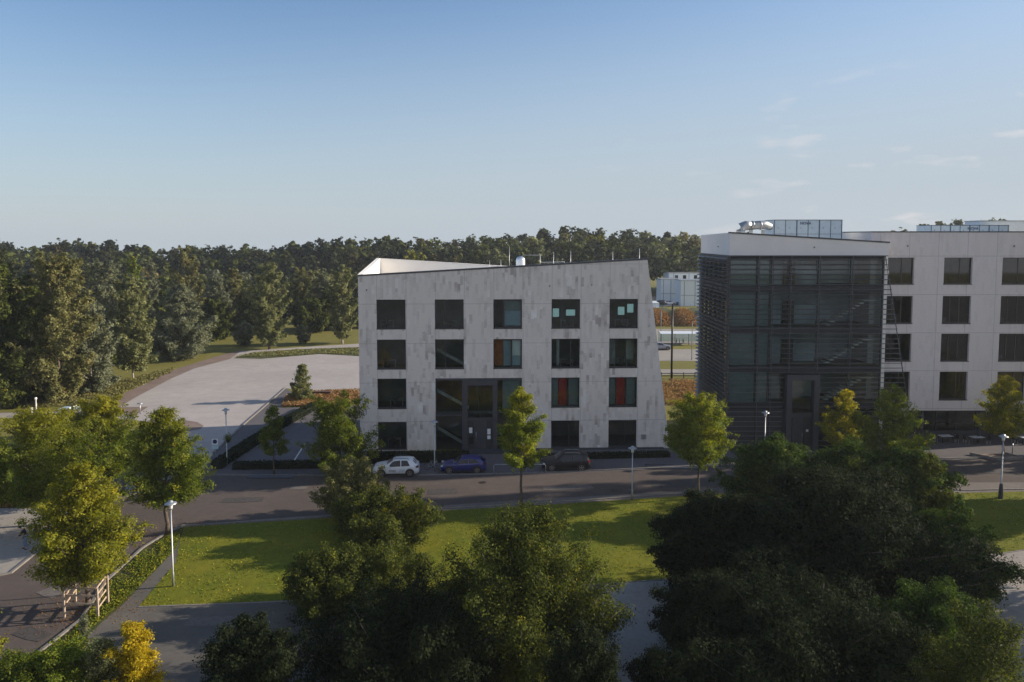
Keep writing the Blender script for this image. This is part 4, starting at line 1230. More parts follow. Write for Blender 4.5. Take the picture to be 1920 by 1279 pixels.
SG = 'street trees along the road and lawn'
px_tree('street_tree', 'slim yellow green tree with crooked bare trunk at the lawn edge before the lone office', 'tree', 977, 952, 728, 872, 47, shape='egg', pal='fresh', seed=3, crest=0.35, nl=18, ncl=1500, leaf=0.15, per=18, trunk_r=0.13, turn=0.16, patches=2, group=SG)
px_tree('street_tree', 'bushy green tree on a dark straight trunk before the gap between the two offices', 'tree', 1310, 935, 738, 868, 58, shape='round', pal='fresh', seed=8, crest=0.2, nl=20, ncl=1900, leaf=0.15, per=18, trunk_r=0.12, turn=0.12, patches=2, group=SG)
px_tree('street_tree', 'full dark green tree at the left corner of the lone office', 'tree', 637, 893, 740, 885, 66, shape='round', pal='street', seed=12, nl=22, ncl=2300, leaf=0.165, per=18, trunk_r=0.15, turn=0.04, patches=1, group=SG)
px_tree('street_tree', 'thin half grown tree in the shaded yard left of the lone office', 'tree', 514, 890, 760, 850, 34, shape='cone', pal='street', seed=5, nl=11, ncl=420, leaf=0.165, per=18, trunk_r=0.08, turn=0.03, patches=0, group=SG)
px_tree('street_tree', 'broad green tree above the near lamp post at the corner of the lawn', 'tree', 314, 1003, 768, 938, 78, shape='egg', pal='street', seed=21, crest=0.3, nl=24, ncl=2900, leaf=0.15, per=18, trunk_r=0.17, turn=0.10, patches=2, group=SG)
px_tree('street_tree', 'yellowing tree rising out of the wooden guard frame', 'tree', 164, 1140, 874, 1075, 93, shape='egg', pal='yellow', seed=33, crest=0.15, nl=26, ncl=3300, leaf=0.14, per=18, trunk_r=0.15, turn=0.07, patches=2, group=SG, bare=1)
px_tree('street_tree', 'dark spreading tree with a gold top at the left edge of the picture', 'tree', 84, 985, 768, 935, 108, shape='round', pal='street', seed=44, crest=0.45, nl=28, ncl=3800, leaf=0.15, per=18, trunk_r=0.2, turn=0.08, patches=2, group=SG)
px_tree('street_tree', 'round dark tree with a yellow crest behind the spreading one, by the car park entry', 'tree', 196, 935, 745, 890, 72, shape='round', pal='street', seed=48, crest=0.6, nl=22, ncl=2400, leaf=0.165, per=18, trunk_r=0.17, turn=0.13, patches=2, group=SG)
px_tree('street_tree', 'small tree half green and half bright gold before the glazed block doorway', 'tree', 1583, 866, 733, 836, 38, shape='egg', pal='yellow', seed=55, crest=0.6, nl=15, ncl=1000, leaf=0.165, per=18, trunk_r=0.10, turn=0.30, patches=3, group=SG)
px_tree('street_tree', 'full green tree right of the small gold one, before the slanted louvre edge', 'tree', 1672, 885, 724, 872, 60, shape='egg', pal='fresh', seed=62, nl=20, ncl=1900, leaf=0.165, per=18, trunk_r=0.14, turn=0.05, patches=1, group=SG)
px_tree('street_tree', 'golden green tree in a kerbed bed before the long wing, at the right edge', 'tree', 1880, 858, 706, 812, 45, shape='egg', pal='yellow', seed=69, crest=0.4, nl=17, ncl=1200, leaf=0.165, per=18, trunk_r=0.13, turn=0.28, patches=3, group=SG)
px_tree('small_tree', 'small pointed tree in the brown bed beside the car park', 'tree', 567, 750, 684, 748, 25, shape='cone', pal='birch', seed=71, nl=12, ncl=600, leaf=0.26, trunk_r=0.08, turn=0.08, patches=0)

# big foreground trees
FG = 'dense trees in the foreground'
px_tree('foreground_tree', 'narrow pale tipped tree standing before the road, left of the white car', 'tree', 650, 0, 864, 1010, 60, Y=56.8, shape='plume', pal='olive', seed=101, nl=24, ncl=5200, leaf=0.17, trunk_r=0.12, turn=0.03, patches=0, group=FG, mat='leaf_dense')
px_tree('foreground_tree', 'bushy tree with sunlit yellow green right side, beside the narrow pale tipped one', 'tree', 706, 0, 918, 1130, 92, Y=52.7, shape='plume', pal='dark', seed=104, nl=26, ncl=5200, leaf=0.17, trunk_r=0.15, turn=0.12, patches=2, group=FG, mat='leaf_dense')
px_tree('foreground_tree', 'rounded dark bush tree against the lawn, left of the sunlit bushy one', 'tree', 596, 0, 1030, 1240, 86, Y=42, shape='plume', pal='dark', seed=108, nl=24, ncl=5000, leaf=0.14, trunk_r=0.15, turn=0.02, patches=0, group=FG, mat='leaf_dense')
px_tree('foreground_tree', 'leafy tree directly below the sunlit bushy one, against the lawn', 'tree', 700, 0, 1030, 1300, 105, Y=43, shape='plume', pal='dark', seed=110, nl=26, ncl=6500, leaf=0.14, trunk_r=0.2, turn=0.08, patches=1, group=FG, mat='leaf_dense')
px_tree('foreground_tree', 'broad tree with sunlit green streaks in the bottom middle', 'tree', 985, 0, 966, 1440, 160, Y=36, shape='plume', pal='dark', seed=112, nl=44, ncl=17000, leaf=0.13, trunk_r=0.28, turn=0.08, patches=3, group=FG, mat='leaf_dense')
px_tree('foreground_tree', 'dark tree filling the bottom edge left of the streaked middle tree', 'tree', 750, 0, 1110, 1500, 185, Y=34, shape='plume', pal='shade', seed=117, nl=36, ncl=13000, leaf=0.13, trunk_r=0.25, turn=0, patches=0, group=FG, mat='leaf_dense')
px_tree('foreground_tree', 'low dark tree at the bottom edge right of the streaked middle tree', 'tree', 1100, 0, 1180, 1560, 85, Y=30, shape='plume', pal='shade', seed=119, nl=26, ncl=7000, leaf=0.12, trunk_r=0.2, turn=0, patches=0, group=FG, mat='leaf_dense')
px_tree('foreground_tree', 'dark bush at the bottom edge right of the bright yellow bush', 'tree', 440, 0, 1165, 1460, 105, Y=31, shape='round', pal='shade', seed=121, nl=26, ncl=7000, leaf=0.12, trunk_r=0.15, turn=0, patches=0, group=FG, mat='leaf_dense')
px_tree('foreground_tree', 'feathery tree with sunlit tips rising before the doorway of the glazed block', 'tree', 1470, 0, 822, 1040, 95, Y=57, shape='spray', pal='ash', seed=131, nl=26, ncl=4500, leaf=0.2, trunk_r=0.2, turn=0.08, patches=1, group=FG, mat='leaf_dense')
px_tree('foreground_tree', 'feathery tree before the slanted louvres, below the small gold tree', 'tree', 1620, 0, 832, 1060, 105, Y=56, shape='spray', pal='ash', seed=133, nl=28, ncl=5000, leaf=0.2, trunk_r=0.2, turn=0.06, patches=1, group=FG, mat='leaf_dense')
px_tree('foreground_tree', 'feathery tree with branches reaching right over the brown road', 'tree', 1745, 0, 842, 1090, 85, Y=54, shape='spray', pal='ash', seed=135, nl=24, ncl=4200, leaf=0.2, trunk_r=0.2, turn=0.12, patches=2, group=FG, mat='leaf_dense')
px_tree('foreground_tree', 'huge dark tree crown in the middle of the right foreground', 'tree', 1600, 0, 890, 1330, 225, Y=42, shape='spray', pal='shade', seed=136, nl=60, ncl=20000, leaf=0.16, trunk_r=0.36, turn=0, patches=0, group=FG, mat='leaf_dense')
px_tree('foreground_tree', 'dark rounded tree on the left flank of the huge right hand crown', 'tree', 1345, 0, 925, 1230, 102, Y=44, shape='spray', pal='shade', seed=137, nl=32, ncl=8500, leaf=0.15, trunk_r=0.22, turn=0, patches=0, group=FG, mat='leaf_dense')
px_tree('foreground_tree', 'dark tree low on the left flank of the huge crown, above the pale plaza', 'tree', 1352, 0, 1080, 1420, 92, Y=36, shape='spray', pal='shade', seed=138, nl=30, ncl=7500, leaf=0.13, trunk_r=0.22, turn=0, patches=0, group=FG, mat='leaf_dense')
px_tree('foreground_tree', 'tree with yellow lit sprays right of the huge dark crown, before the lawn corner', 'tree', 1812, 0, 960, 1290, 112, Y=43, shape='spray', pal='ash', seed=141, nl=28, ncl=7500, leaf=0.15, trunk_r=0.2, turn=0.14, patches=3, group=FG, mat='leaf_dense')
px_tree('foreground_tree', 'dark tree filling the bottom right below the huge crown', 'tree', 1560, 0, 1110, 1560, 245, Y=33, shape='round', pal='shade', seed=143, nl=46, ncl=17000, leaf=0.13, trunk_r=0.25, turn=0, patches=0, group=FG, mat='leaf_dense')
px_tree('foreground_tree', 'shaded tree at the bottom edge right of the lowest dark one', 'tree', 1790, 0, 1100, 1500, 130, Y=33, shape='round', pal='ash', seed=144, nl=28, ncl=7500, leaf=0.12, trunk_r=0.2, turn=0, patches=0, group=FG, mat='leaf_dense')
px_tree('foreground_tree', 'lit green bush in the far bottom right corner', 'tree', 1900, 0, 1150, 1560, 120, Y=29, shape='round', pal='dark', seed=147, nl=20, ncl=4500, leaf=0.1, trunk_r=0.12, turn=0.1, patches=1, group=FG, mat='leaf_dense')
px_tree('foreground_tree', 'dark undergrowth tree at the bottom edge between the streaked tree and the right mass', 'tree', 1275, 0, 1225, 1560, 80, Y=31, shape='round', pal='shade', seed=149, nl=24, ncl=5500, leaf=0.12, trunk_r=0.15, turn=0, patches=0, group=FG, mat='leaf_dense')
# unseen trees added beyond the right edge to cast long shadows over road and lawn
tree('shadow_tree', 'unseen tall slim tree added past the right edge to cast a shadow band', 'tree', 61, 73.2, 26, 3.0, 3.0, shape='tall', pal='street', seed=161, nl=20, ncl=2200, leaf=0.35, trunk_r=0.25, turn=0.02, patches=0, mat='leaf_far')
tree('shadow_tree', 'unseen tall broad tree added past the right edge to shade the lawn', 'tree', 52, 60, 15, 2.0, 4.5, shape='egg', pal='street', seed=162, nl=20, ncl=2200, leaf=0.35, trunk_r=0.3, turn=0.02, patches=0, mat='leaf_far')
tree('shadow_tree', 'unseen broad tree added past the right edge to shade the plaza', 'tree', 40, 42, 13, 2.0, 5.0, shape='round', pal='street', seed=163, nl=20, ncl=2200, leaf=0.35, trunk_r=0.3, turn=0.02, patches=0, mat='leaf_far')
# shrubs at the bottom left
px_tree('yellow_bush', 'bright yellow bush at the bottom left of the picture', 'bush', 255, 1330, 1168, 1380, 60, shape='egg', pal='gold', seed=151, nl=18, ncl=2600, leaf=0.11, trunk_r=0.08, turn=0.2, patches=1)
px_tree('green_bush', 'green bush left of the bright yellow one at the bottom edge', 'bush', 120, 1340, 1208, 1390, 84, shape='round', pal='fresh', seed=153, nl=20, ncl=2600, leaf=0.11, trunk_r=0.08, turn=0.02, patches=0)
px_tree('green_bush', 'green bush in the bottom left corner', 'bush', 30, 1350, 1232, 1400, 80, shape='round', pal='street', seed=155, nl=20, ncl=2400, leaf=0.11, trunk_r=0.08, turn=0.1, patches=1)
px_tree('yellow_bush', 'yellow green branches reaching in at the left edge beside the brown road', 'bush', -45, 1300, 1070, 1330, 56, shape='egg', pal='yellow', seed=157, nl=18, ncl=2000, leaf=0.12, trunk_r=0.10, turn=0.25, patches=2)
px_tree('green_bush', 'olive green bush tucked against the left side of the bright yellow one', 'bush', 196, 1340, 1200, 1390, 52, shape='egg', pal='birch', seed=158, nl=16, ncl=1800, leaf=0.11, trunk_r=0.06, turn=0.1, patches=1)
px_tree('sapling', 'slim grey green sapling beside the wooden guard frame', 'sapling', 160, 1225, 1152, 1215, 15, shape='cone', pal='grey', seed=159, nl=9, ncl=170, leaf=0.12, trunk_r=0.03, turn=0.0, patches=0)

# trees bordering the car park, left
LG = 'trees bordering the car park'
mid = [
 ('tall olive brown tree nearest the left edge of the meadow', 112, 752, 482, 745, 70, 'round', 'olive', 3800, 0.42, 0.15),
 ('grey brown tree between the tall olive one and the pale trunked birch', 172, 735, 560, 732, 52, 'round', 'grey', 2300, 0.40, 0.03),
 ('birch with a bare white trunk at the edge of the meadow', 250, 712, 520, 690, 45, 'round', 'birch', 2500, 0.42, 0.05),
 ('broad grey green tree with leaves down to the grass, right of the white trunked birch', 342, 672, 535, 670, 56, 'egg', 'grey', 3000, 0.45, 0.02),
 ('tree with thin dark trunk in the middle of the meadow row', 505, 655, 494, 642, 36, 'round', 'birch', 2200, 0.45, 0.03),
 ('narrow pale tree beside the left corner of the lone office', 642, 644, 498, 632, 27, 'round', 'birch', 1800, 0.48, 0.05),
 ('low round bush under the tree with the thin dark trunk', 458, 648, 602, 648, 20, 'round', 'grey', 500, 0.42, 0.0),
 ('little round bush between the two slim meadow trees', 567, 644, 608, 644, 15, 'round', 'grey', 350, 0.42, 0.0),
 ('dark tree at the far left edge of the meadow', 12, 760, 500, 750, 78, 'round', 'dark', 3600, 0.42, 0.03),
]
for i, (lb, cx, base, top, bot, hw, shp, pal, ncl, lf, tn) in enumerate(mid):
    px_tree('meadow_tree', lb, 'tree' if 'bush' not in lb else 'bush', cx, base, top, bot, hw, shape=shp, pal=pal, seed=200 + i, nl=22, ncl=int(ncl * 1.3), per=12, leaf=lf * 0.78, trunk_r=0.2 if 'birch' not in lb else 0.13, turn=tn, patches=1 if tn > 0.04 else 0, group=LG, mat='leaf_far', bark='bark_pale' if 'birch' in lb or 'pale' in lb else 'bark')
back = [
 ('tall tree with a yellow green tip, highest of the row behind the meadow', 334, 462, 640, 30, 168, 'round', 'olive', 0.15),
 ('narrow yellow green poplar behind the tall olive tree', 232, 482, 620, 17, 180, 'tall', 'fresh', 0.15),
 ('narrow grey green poplar right of the yellow green one', 266, 486, 620, 17, 185, 'egg', 'grey', 0.0),
 ('wide rounded grey tree behind the tall olive one', 178, 488, 650, 42, 150, 'round', 'grey', 0.05),
 ('round brownish tree behind the far left tree', 70, 476, 650, 48, 150, 'round', 'olive', 0.1),
 ('brown green tree between the highest one and the meadow tree with thin trunk', 424, 502, 640, 30, 175, 'egg', 'olive', 0.1),
 ('pale tree seen left of the thin trunked meadow tree', 396, 520, 640, 28, 172, 'round', 'grey', 0.0),
 ('yellowish round tree behind the thin trunked meadow tree', 556, 502, 640, 26, 178, 'round', 'olive', 0.2),
 ('pointed grey tree beyond the two slim meadow trees', 598, 506, 640, 22, 178, 'egg', 'grey', 0.0),
 ('grey tree behind the narrow pale tree at the office corner', 668, 512, 640, 26, 180, 'round', 'grey', 0.0),
 ('dark tree behind the broad grey green one', 385, 560, 650, 30, 158, 'round', 'dark', 0.0),
 ('dark tree filling the row right of the highest tree', 470, 540, 650, 34, 170, 'round', 'dark', 0.0),
 ('dark tree filling the gap behind the white trunked birch', 296, 545, 680, 28, 150, 'round', 'dark', 0.0),
 ('dark tree deep in the row behind the little round bush', 575, 560, 645, 36, 172, 'round', 'dark', 0.0),
 ('dark tree between the two slim meadow trees, deep in the row', 615, 545, 642, 28, 176, 'round', 'dark', 0.0),
 ('deep shaded tree low behind the grey brown one', 215, 600, 700, 32, 128, 'round', 'dark', 0.0),
 ('tree beyond the far left tree, tip at the left edge', -25, 470, 660, 50, 150, 'round', 'wood', 0.1),
 ('shaded undergrowth tree low at the left edge', 40, 640, 745, 50, 106, 'round', 'shade', 0.0),
]
for i, (lb, cx, top, bot, hw, Y, shp, pal, tn) in enumerate(back):
    px_tree('woodland_tree', lb, 'tree', cx, 0, top, bot, hw, Y=Y, shape=shp, pal=pal, seed=300 + i, nl=18, ncl=int(360 + hw * 50), per=12, leaf=0.42, trunk_r=0.22, turn=tn, patches=1 if tn else 0, group='trees behind the meadow', mat='leaf_far')

# the far wood, one mass
def far_wood(name, prof, Ys, seed, step, leafs, pal_w, kindlabel, rr=(6.0, 9.5), base=0.0):
    rng = np.random.default_rng(seed)
    C_, OUT_, K_ = [], [], []
    px = [p[0] for p in prof]; py = [p[1] for p in prof]
    for ri, Y in enumerate(Ys):
        xl = (px[0] - 960) / FPX * Y; xr = (px[-1] - 960) / FPX * Y
        x = xl + rng.uniform(0, step)
        while x < xr:
            cpx = 960 + x / Y * FPX
            tpy = np.interp(cpx, px, py) + (len(Ys) - 1 - ri) * 9 + rng.uniform(-3, 7)
            zt = P(cpx, tpy, Y).z
            r = rng.uniform(*rr)
            yy = Y + rng.uniform(-6, 6)
            zb = max(base, zt - rng.uniform(11, 16))
            lob = grow_blob(rng, ['round', 'round', 'egg'][rng.integers(3)], zb, zt, r, 12)
            pts, ci, cc = crown_leaves(rng, lob, 300, 5)
            OUT_.append(crown_leaves.out)
            pts[:, 0] += x; pts[:, 1] += yy
            pal = pal_w[rng.integers(len(pal_w))]
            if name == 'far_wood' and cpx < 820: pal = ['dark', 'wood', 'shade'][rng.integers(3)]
            tn = (rng.uniform() < 0.12) * rng.uniform(0.2, 0.6)
            C_.append(pts); K_.append(shade_cols(pal, len(pts), rng, np.full(len(pts), tn)) * rng.uniform(0.8, 1.2))
            x += step * rng.uniform(0.7, 1.25)
    C_ = np.concatenate(C_); K_ = np.concatenate(K_)
    o = leaf_cloud(name, M['leaf_far'], None, C_, leafs, K_, rng, aspect=0.75, out=np.concatenate(OUT_))
    tag(o, kindlabel, 'wood', kind='stuff')
    return o
prof = [(-200, 446), (0, 450), (40, 462), (60, 462), (100, 452), (160, 448), (240, 455), (300, 462), (345, 458), (430, 455), (500, 462), (560, 450), (640, 442), (700, 446), (760, 441), (800, 448), (860, 450), (905, 438), (960, 442), (1000, 434), (1050, 427), (1100, 423), (1130, 434), (1200, 434), (1260, 432), (1315, 437), (1500, 440), (1600, 434), (1650, 430), (1720, 424), (1760, 412), (1800, 418), (1860, 413), (1880, 408), (1905, 410), (1920, 416), (2200, 420)]
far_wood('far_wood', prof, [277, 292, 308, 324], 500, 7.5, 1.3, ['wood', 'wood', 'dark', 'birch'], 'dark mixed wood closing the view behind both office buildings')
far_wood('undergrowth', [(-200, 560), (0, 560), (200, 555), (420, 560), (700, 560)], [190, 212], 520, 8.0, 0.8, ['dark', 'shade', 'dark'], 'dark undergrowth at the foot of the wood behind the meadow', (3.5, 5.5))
far_wood('middle_wood', [(-200, 500), (0, 500), (100, 495), (300, 505), (500, 508), (700, 505), (760, 500)], [222, 244], 530, 7.5, 1.0, ['wood', 'grey', 'olive', 'dark'], 'hazy grey green wood behind the row of meadow trees', (5, 7.5))

# hedges, dry grass, bank
def hedge(pts, w, h, label, seed, pal='hedge', dens=150, leaf=0.16, name='hedge', cat='hedge', kind=None, z=0.0):
    rng = np.random.default_rng(seed)
    P_ = [G(*p) for p in pts]
    C_ = []
    o0 = P_[0]
    core = MB()
    for a, b in zip(P_[:-1], P_[1:]):
        L = (b - a).length; d = (b - a).normalized(); nn = Vector((-d.y, d.x, 0))
        n = int(L * (w + 2 * h) * dens)
        s = rng.uniform(0, L, n); side = rng.uniform(0, w + 2 * h, n)
        off = np.where(side < h, -w / 2, np.where(side > h + w, w / 2, side - h - w / 2)) + rng.normal(size=n) * 0.04
        zz = np.where(side < h, side, np.where(side > h + w, side - h - w, h)) + rng.normal(size=n) * 0.04
        base = np.array(a - o0)[None, :] + np.array(d)[None, :] * s[:, None] + np.array(nn)[None, :] * off[:, None]
        base[:, 2] = np.clip(zz, 0.02, None) + z
        C_.append(base)
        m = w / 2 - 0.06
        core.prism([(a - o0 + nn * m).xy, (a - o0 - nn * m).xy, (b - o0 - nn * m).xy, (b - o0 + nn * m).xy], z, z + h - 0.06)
    C_ = np.concatenate(C_)
    root = empty(name, (o0.x, o0.y, 0), 0, label, cat)
    if kind: root['kind'] = kind
    leaf_cloud('foliage', M['leaf_dense'], root, C_, leaf, shade_cols(pal, len(C_), rng, np.zeros(len(C_))), rng)
    core.build('stems', M['hedge_core'], root)
    return root
hedge([(590, 766), (520, 805), (405, 880)], 1.0, 0.8, 'long clipped dark hedge running diagonally beside the car park', 600)
hedge([(438, 879), (600, 876)], 0.9, 0.6, 'low dark hedge along the shaded yard, parallel to the street', 601)
hedge([(688, 868), (880, 864)], 1.0, 0.95, 'dark hedge under the left windows of the lone office, behind the white car', 602)
hedge([(1008, 862), (1120, 859), (1255, 856)], 0.8, 0.5, 'thin low hedge at the foot of the lone office, behind the black car', 603)

def tufts(name, poly, n, h, pal, seed, label, leaf=0.3, raw=False):
    rng = np.random.default_rng(seed)
    pg = [tuple(G(*p).xy) for p in poly] if not raw else poly
    xs = [p[0] for p in pg]; ys = [p[1] for p in pg]
    pts = []
    m = len(pg)
    while len(pts) < n:
        x = rng.uniform(min(xs), max(xs), 4000); y = rng.uniform(min(ys), max(ys), 4000)
        ins = np.zeros(4000, bool)
        for i in range(m):
            x1, y1 = pg[i]; x2, y2 = pg[(i + 1) % m]
            c = ((y1 > y) != (y2 > y)) & (x < (x2 - x1) * (y - y1) / (y2 - y1 + 1e-12) + x1)
            ins ^= c
        k = ins & (np.sin(x * 1.3) + np.sin(y * 1.7 + x) + rng.uniform(-1.5, 1.5, 4000) > -0.6)
        pts += list(zip(x[k], y[k]))
    pts = np.array(pts[:n])
    C_ = np.c_[pts, np.full(n, 0.03) + rng.uniform(0, h, n)]
    N_ = len(C_)
    t = rng.normal(size=(N_, 3)) * 0.35; t[:, 2] = 1; t /= np.linalg.norm(t, axis=1, keepdims=True)
    o = leaf_cloud(name, M['leaf_far'], None, C_, leaf, shade_cols(pal, N_, rng, (rng.uniform(size=N_) < 0.2) * 0.7), rng, up=0)
    tag(o, label, 'grass', kind='stuff')
    return o
tufts('dry_grass', [(528, 764), (535, 746), (560, 737), (700, 732), (700, 756), (672, 757), (600, 762)], 9000, 0.35, 'straw', 610, 'dry russet grasses in the bed beside the car park')
tufts('dry_grass', [(-60, 958), (-60, 925), (60, 916), (100, 945), (20, 952)], 5000, 0.5, 'straw', 611, 'dry pale grasses in the bed beside the left forecourt')
tufts('rough_grass', [(312, 1008), (340, 995), (330, 1030), (226, 1135), (150, 1195), (100, 1255), (70, 1250), (155, 1165), (205, 1095), (270, 1034)], 9000, 0.14, 'street', 612, 'rough tufted grass on the verge between road and walkway', 0.14)
tufts('rough_grass', [(440, 670), (470, 663), (560, 656), (690, 652), (690, 667), (600, 663), (540, 668)], 5000, 0.2, 'birch', 613, 'pale tufted grass on the long island of the car park', 0.3)
tufts('rough_grass', [(100, 745), (330, 690), (320, 700), (240, 735), (195, 760), (-80, 770), (-80, 740)], 9000, 0.3, 'olive', 614, 'brown unmown grass under the trees left of the car park', 0.3)
tufts('rough_grass', [(1225, 716), (1325, 716), (1335, 760), (1235, 760)], 6000, 0.5, 'straw', 615, 'russet wild grass seen in the gap between the two offices', 0.28)
tufts('lawn_tufts', LAWN[:11] + [(1920, 1032), (1480, 1072), (1130, 1096), (500, 1130), (259, 1139), (330, 1055), (338, 1010)], 26000, 0.05, 'fresh', 616, 'short grass blades of the long sunlit lawn', 0.12)
# overgrown bank behind the service yard
rng = np.random.default_rng(640)
bx0 = G(1200, 612); bx1 = G(1400, 612)
mb = MB(); n = 24; prof_ = [(0, 0), (3, 1.6), (7, 2.6), (18, 2.7), (30, 0.0)]
rowsv = []
for i in range(n + 1):
    x = bx0.x + (bx1.x + 20 - bx0.x) * i / n
    rowsv.append([(x, bx0.y + a + rng.uniform(-0.6, 0.6), max(0.0, b + (rng.uniform(-0.3, 0.3) if b else 0))) for a, b in prof_])
vs = [v for r in rowsv for v in r]; m = len(prof_)
fs = [(i * m + k, (i + 1) * m + k, (i + 1) * m + k + 1, i * m + k + 1) for i in range(n) for k in range(m - 1)]
mb.add(vs, fs, 0, True); o = mb.build('embankment', M['rough_grass']); o['kind'] = 'structure'
N_ = 9000
x = rng.uniform(bx0.x, bx1.x + 18, N_); a = rng.uniform(-0.5, 9, N_)
z = np.interp(a, [0, 3, 7, 18], [0, 1.6, 2.6, 2.7]) + rng.uniform(0, 1.4, N_) * (0.5 + 0.5 * np.sin(x * 0.9))
o = leaf_cloud('bank_scrub', M['leaf_far'], None, np.c_[x, bx0.y + a, z], 0.5, shade_cols('straw', N_, rng, rng.uniform(0, 1, N_)), rng)
tag(o, 'russet scrub covering the bank below the white buildings in the gap', 'scrub', kind='stuff')

# ------------------------------------------------------------------ vehicles
def lerp_tab(tab, x):
    xs = [t[0] for t in tab]; ys = [t[1] for t in tab]
    return float(np.interp(x, xs, ys))
def car(name, label, paint, loc, rz, L=4.25, W=1.82, H=1.57, tail_mat='tail_dark', kind='suv', text=None, rails=True, group=None):
    """front points to -x; outline from side profile tables"""
    r = empty(name, loc, rz, label, 'car', group)
    s = L / 4.25
    # roof line, belt line, lower edge, all against x from -2.12 (nose) to 2.12 (tail)
    if kind == 'suv':
        top = [(-2.12, 0.62), (-2.05, 0.80), (-1.9, 0.93), (-1.2, 1.06), (-0.85, 1.10), (-0.35, 1.42), (-0.1, 1.52), (0.4, 1.57), (1.1, 1.54), (1.55, 1.47), (1.88, 1.10), (2.03, 1.02), (2.12, 0.70)]
    elif kind == 'hatch':
        top = [(-2.12, 0.50), (-2.05, 0.66), (-1.9, 0.76), (-1.2, 0.90), (-0.95, 0.93), (-0.25, 1.34), (0.0, 1.42), (0.4, 1.46), (1.1, 1.42), (1.6, 1.32), (1.95, 0.98), (2.05, 0.90), (2.12, 0.60)]
    else:
        top = [(-2.12, 0.60), (-2.05, 0.78), (-1.9, 0.92), (-1.3, 1.04), (-1.0, 1.08), (-0.45, 1.50), (-0.2, 1.60), (0.4, 1.64), (1.3, 1.62), (1.85, 1.52), (2.02, 1.05), (2.08, 0.95), (2.12, 0.65)]
    hs = H / max(t[1] for t in top)
    belt = [(-2.12, 0.55), (-1.9, 0.78), (-0.9, 0.90), (0.6, 0.95), (1.6, 0.99), (2.12, 0.66)]
    low = [(-2.12, 0.30), (-1.9, 0.22), (1.9, 0.24), (2.12, 0.36)]
    hw = [(-2.12, 0.62), (-2.0, 0.78), (-1.6, 0.88), (-1.0, 0.91), (1.2, 0.91), (1.8, 0.87), (2.02, 0.80), (2.12, 0.66)]
    xs = list(np.linspace(-2.12, 2.12, 54))
    mb = MB(); ring = []
    def sec(x):
        t_ = lerp_tab(top, x) * hs; b_ = min(lerp_tab(belt, x) * hs, t_ - 0.03); l_ = lerp_tab(low, x); w_ = lerp_tab(hw, x) * W / 1.82
        tum = min(0.24, (t_ - b_) * 0.40)
        return [(0, l_), (w_ * 0.86, l_), (w_ * 0.97, l_ + 0.08), (w_, l_ + (b_ - l_) * 0.55), (w_ * 0.985, b_ - 0.05), (w_ * 0.955, b_),
                (w_ * 0.955 - tum * 0.85, t_ - (t_ - b_) * 0.14), (w_ * 0.93 - tum * 1.25, t_ - 0.015), ((w_ * 0.93 - tum) * 0.55, t_ + 0.012), (0, t_ + 0.02)]
    vs = []
    for x in xs:
        se = sec(x)
        vs += [(x * s, -y, z) for y, z in se] + [(x * s, y, z) for y, z in se[::-1][1:-1]]
    m = 18; fs = []
    for i in range(len(xs) - 1):
        for k in range(m):
            fs.append((i * m + k, i * m + (k + 1) % m, (i + 1) * m + (k + 1) % m, (i + 1) * m + k))
    fs.append(tuple(range(m))[::-1]); fs.append(tuple((len(xs) - 1) * m + k for k in range(m)))
    mb.add(vs, fs, 0, True)
    body = mb.build('body', M[paint], r)
    # side glass
    def side_glass(x0, x1, x0b, x1b, sd):
        g = MB(); nn = 10
        lo = []; hi = []
        for i in range(nn + 1):
            t_ = i / nn
            xb = x0b + (x1b - x0b) * t_; xt = x0 + (x1 - x0) * t_
            sb = sec(xb); st = sec(xt)
            yb, zb = sb[5]; yt, zt = st[6]
            lo.append((xb * s, sd * (yb - 0.006 + 0.012), zb + 0.03)); hi.append((xt * s, sd * (yt + 0.012), zt - 0.01))
        for i in range(nn):
            g.quad(lo[i], lo[i + 1], hi[i + 1], hi[i])
        return g
    xr = 1.45 if kind != 'suv' else 1.30
    for sd in (-1, 1):
        g = side_glass(-0.30, 0.42, -0.70, 0.44, sd); g.build('side_window', M['car_glass'], r)
        g = side_glass(0.50, xr - 0.25, 0.52, xr, sd); g.build('side_window', M['car_glass'], r)
    def top_glass(x0, x1, name):
        g = MB(); nn = 6
        for i in range(nn):
            a = x0 + (x1 - x0) * i / nn; b = x0 + (x1 - x0) * (i + 1) / nn
            sa = sec(a); sb = sec(b)
            ya = sa[7][0] * 1.0 + 0.02; yb = sb[7][0] * 1.0 + 0.02
            g.quad((a * s - 0.012, -ya, sa[7][1] + 0.022), (b * s - 0.012, -yb, sb[7][1] + 0.022), (b * s - 0.012, 0, sb[9][1] + 0.016), (a * s - 0.012, 0, sa[9][1] + 0.016))
            g.quad((a * s - 0.012, 0, sa[9][1] + 0.016), (b * s - 0.012, 0, sb[9][1] + 0.016), (b * s - 0.012, yb, sb[7][1] + 0.022), (a * s - 0.012, ya, sa[7][1] + 0.022))
        g.build(name, M['car_glass'], r)
    if kind == 'suv': top_glass(-0.80, -0.28, 'windscreen'); top_glass(1.58, 1.86, 'rear_window')
    elif kind == 'hatch': top_glass(-0.90, -0.22, 'windscreen'); top_glass(1.64, 1.93, 'rear_window')
    else: top_glass(-0.95, -0.40, 'windscreen'); top_glass(1.87, 2.01, 'rear_window')
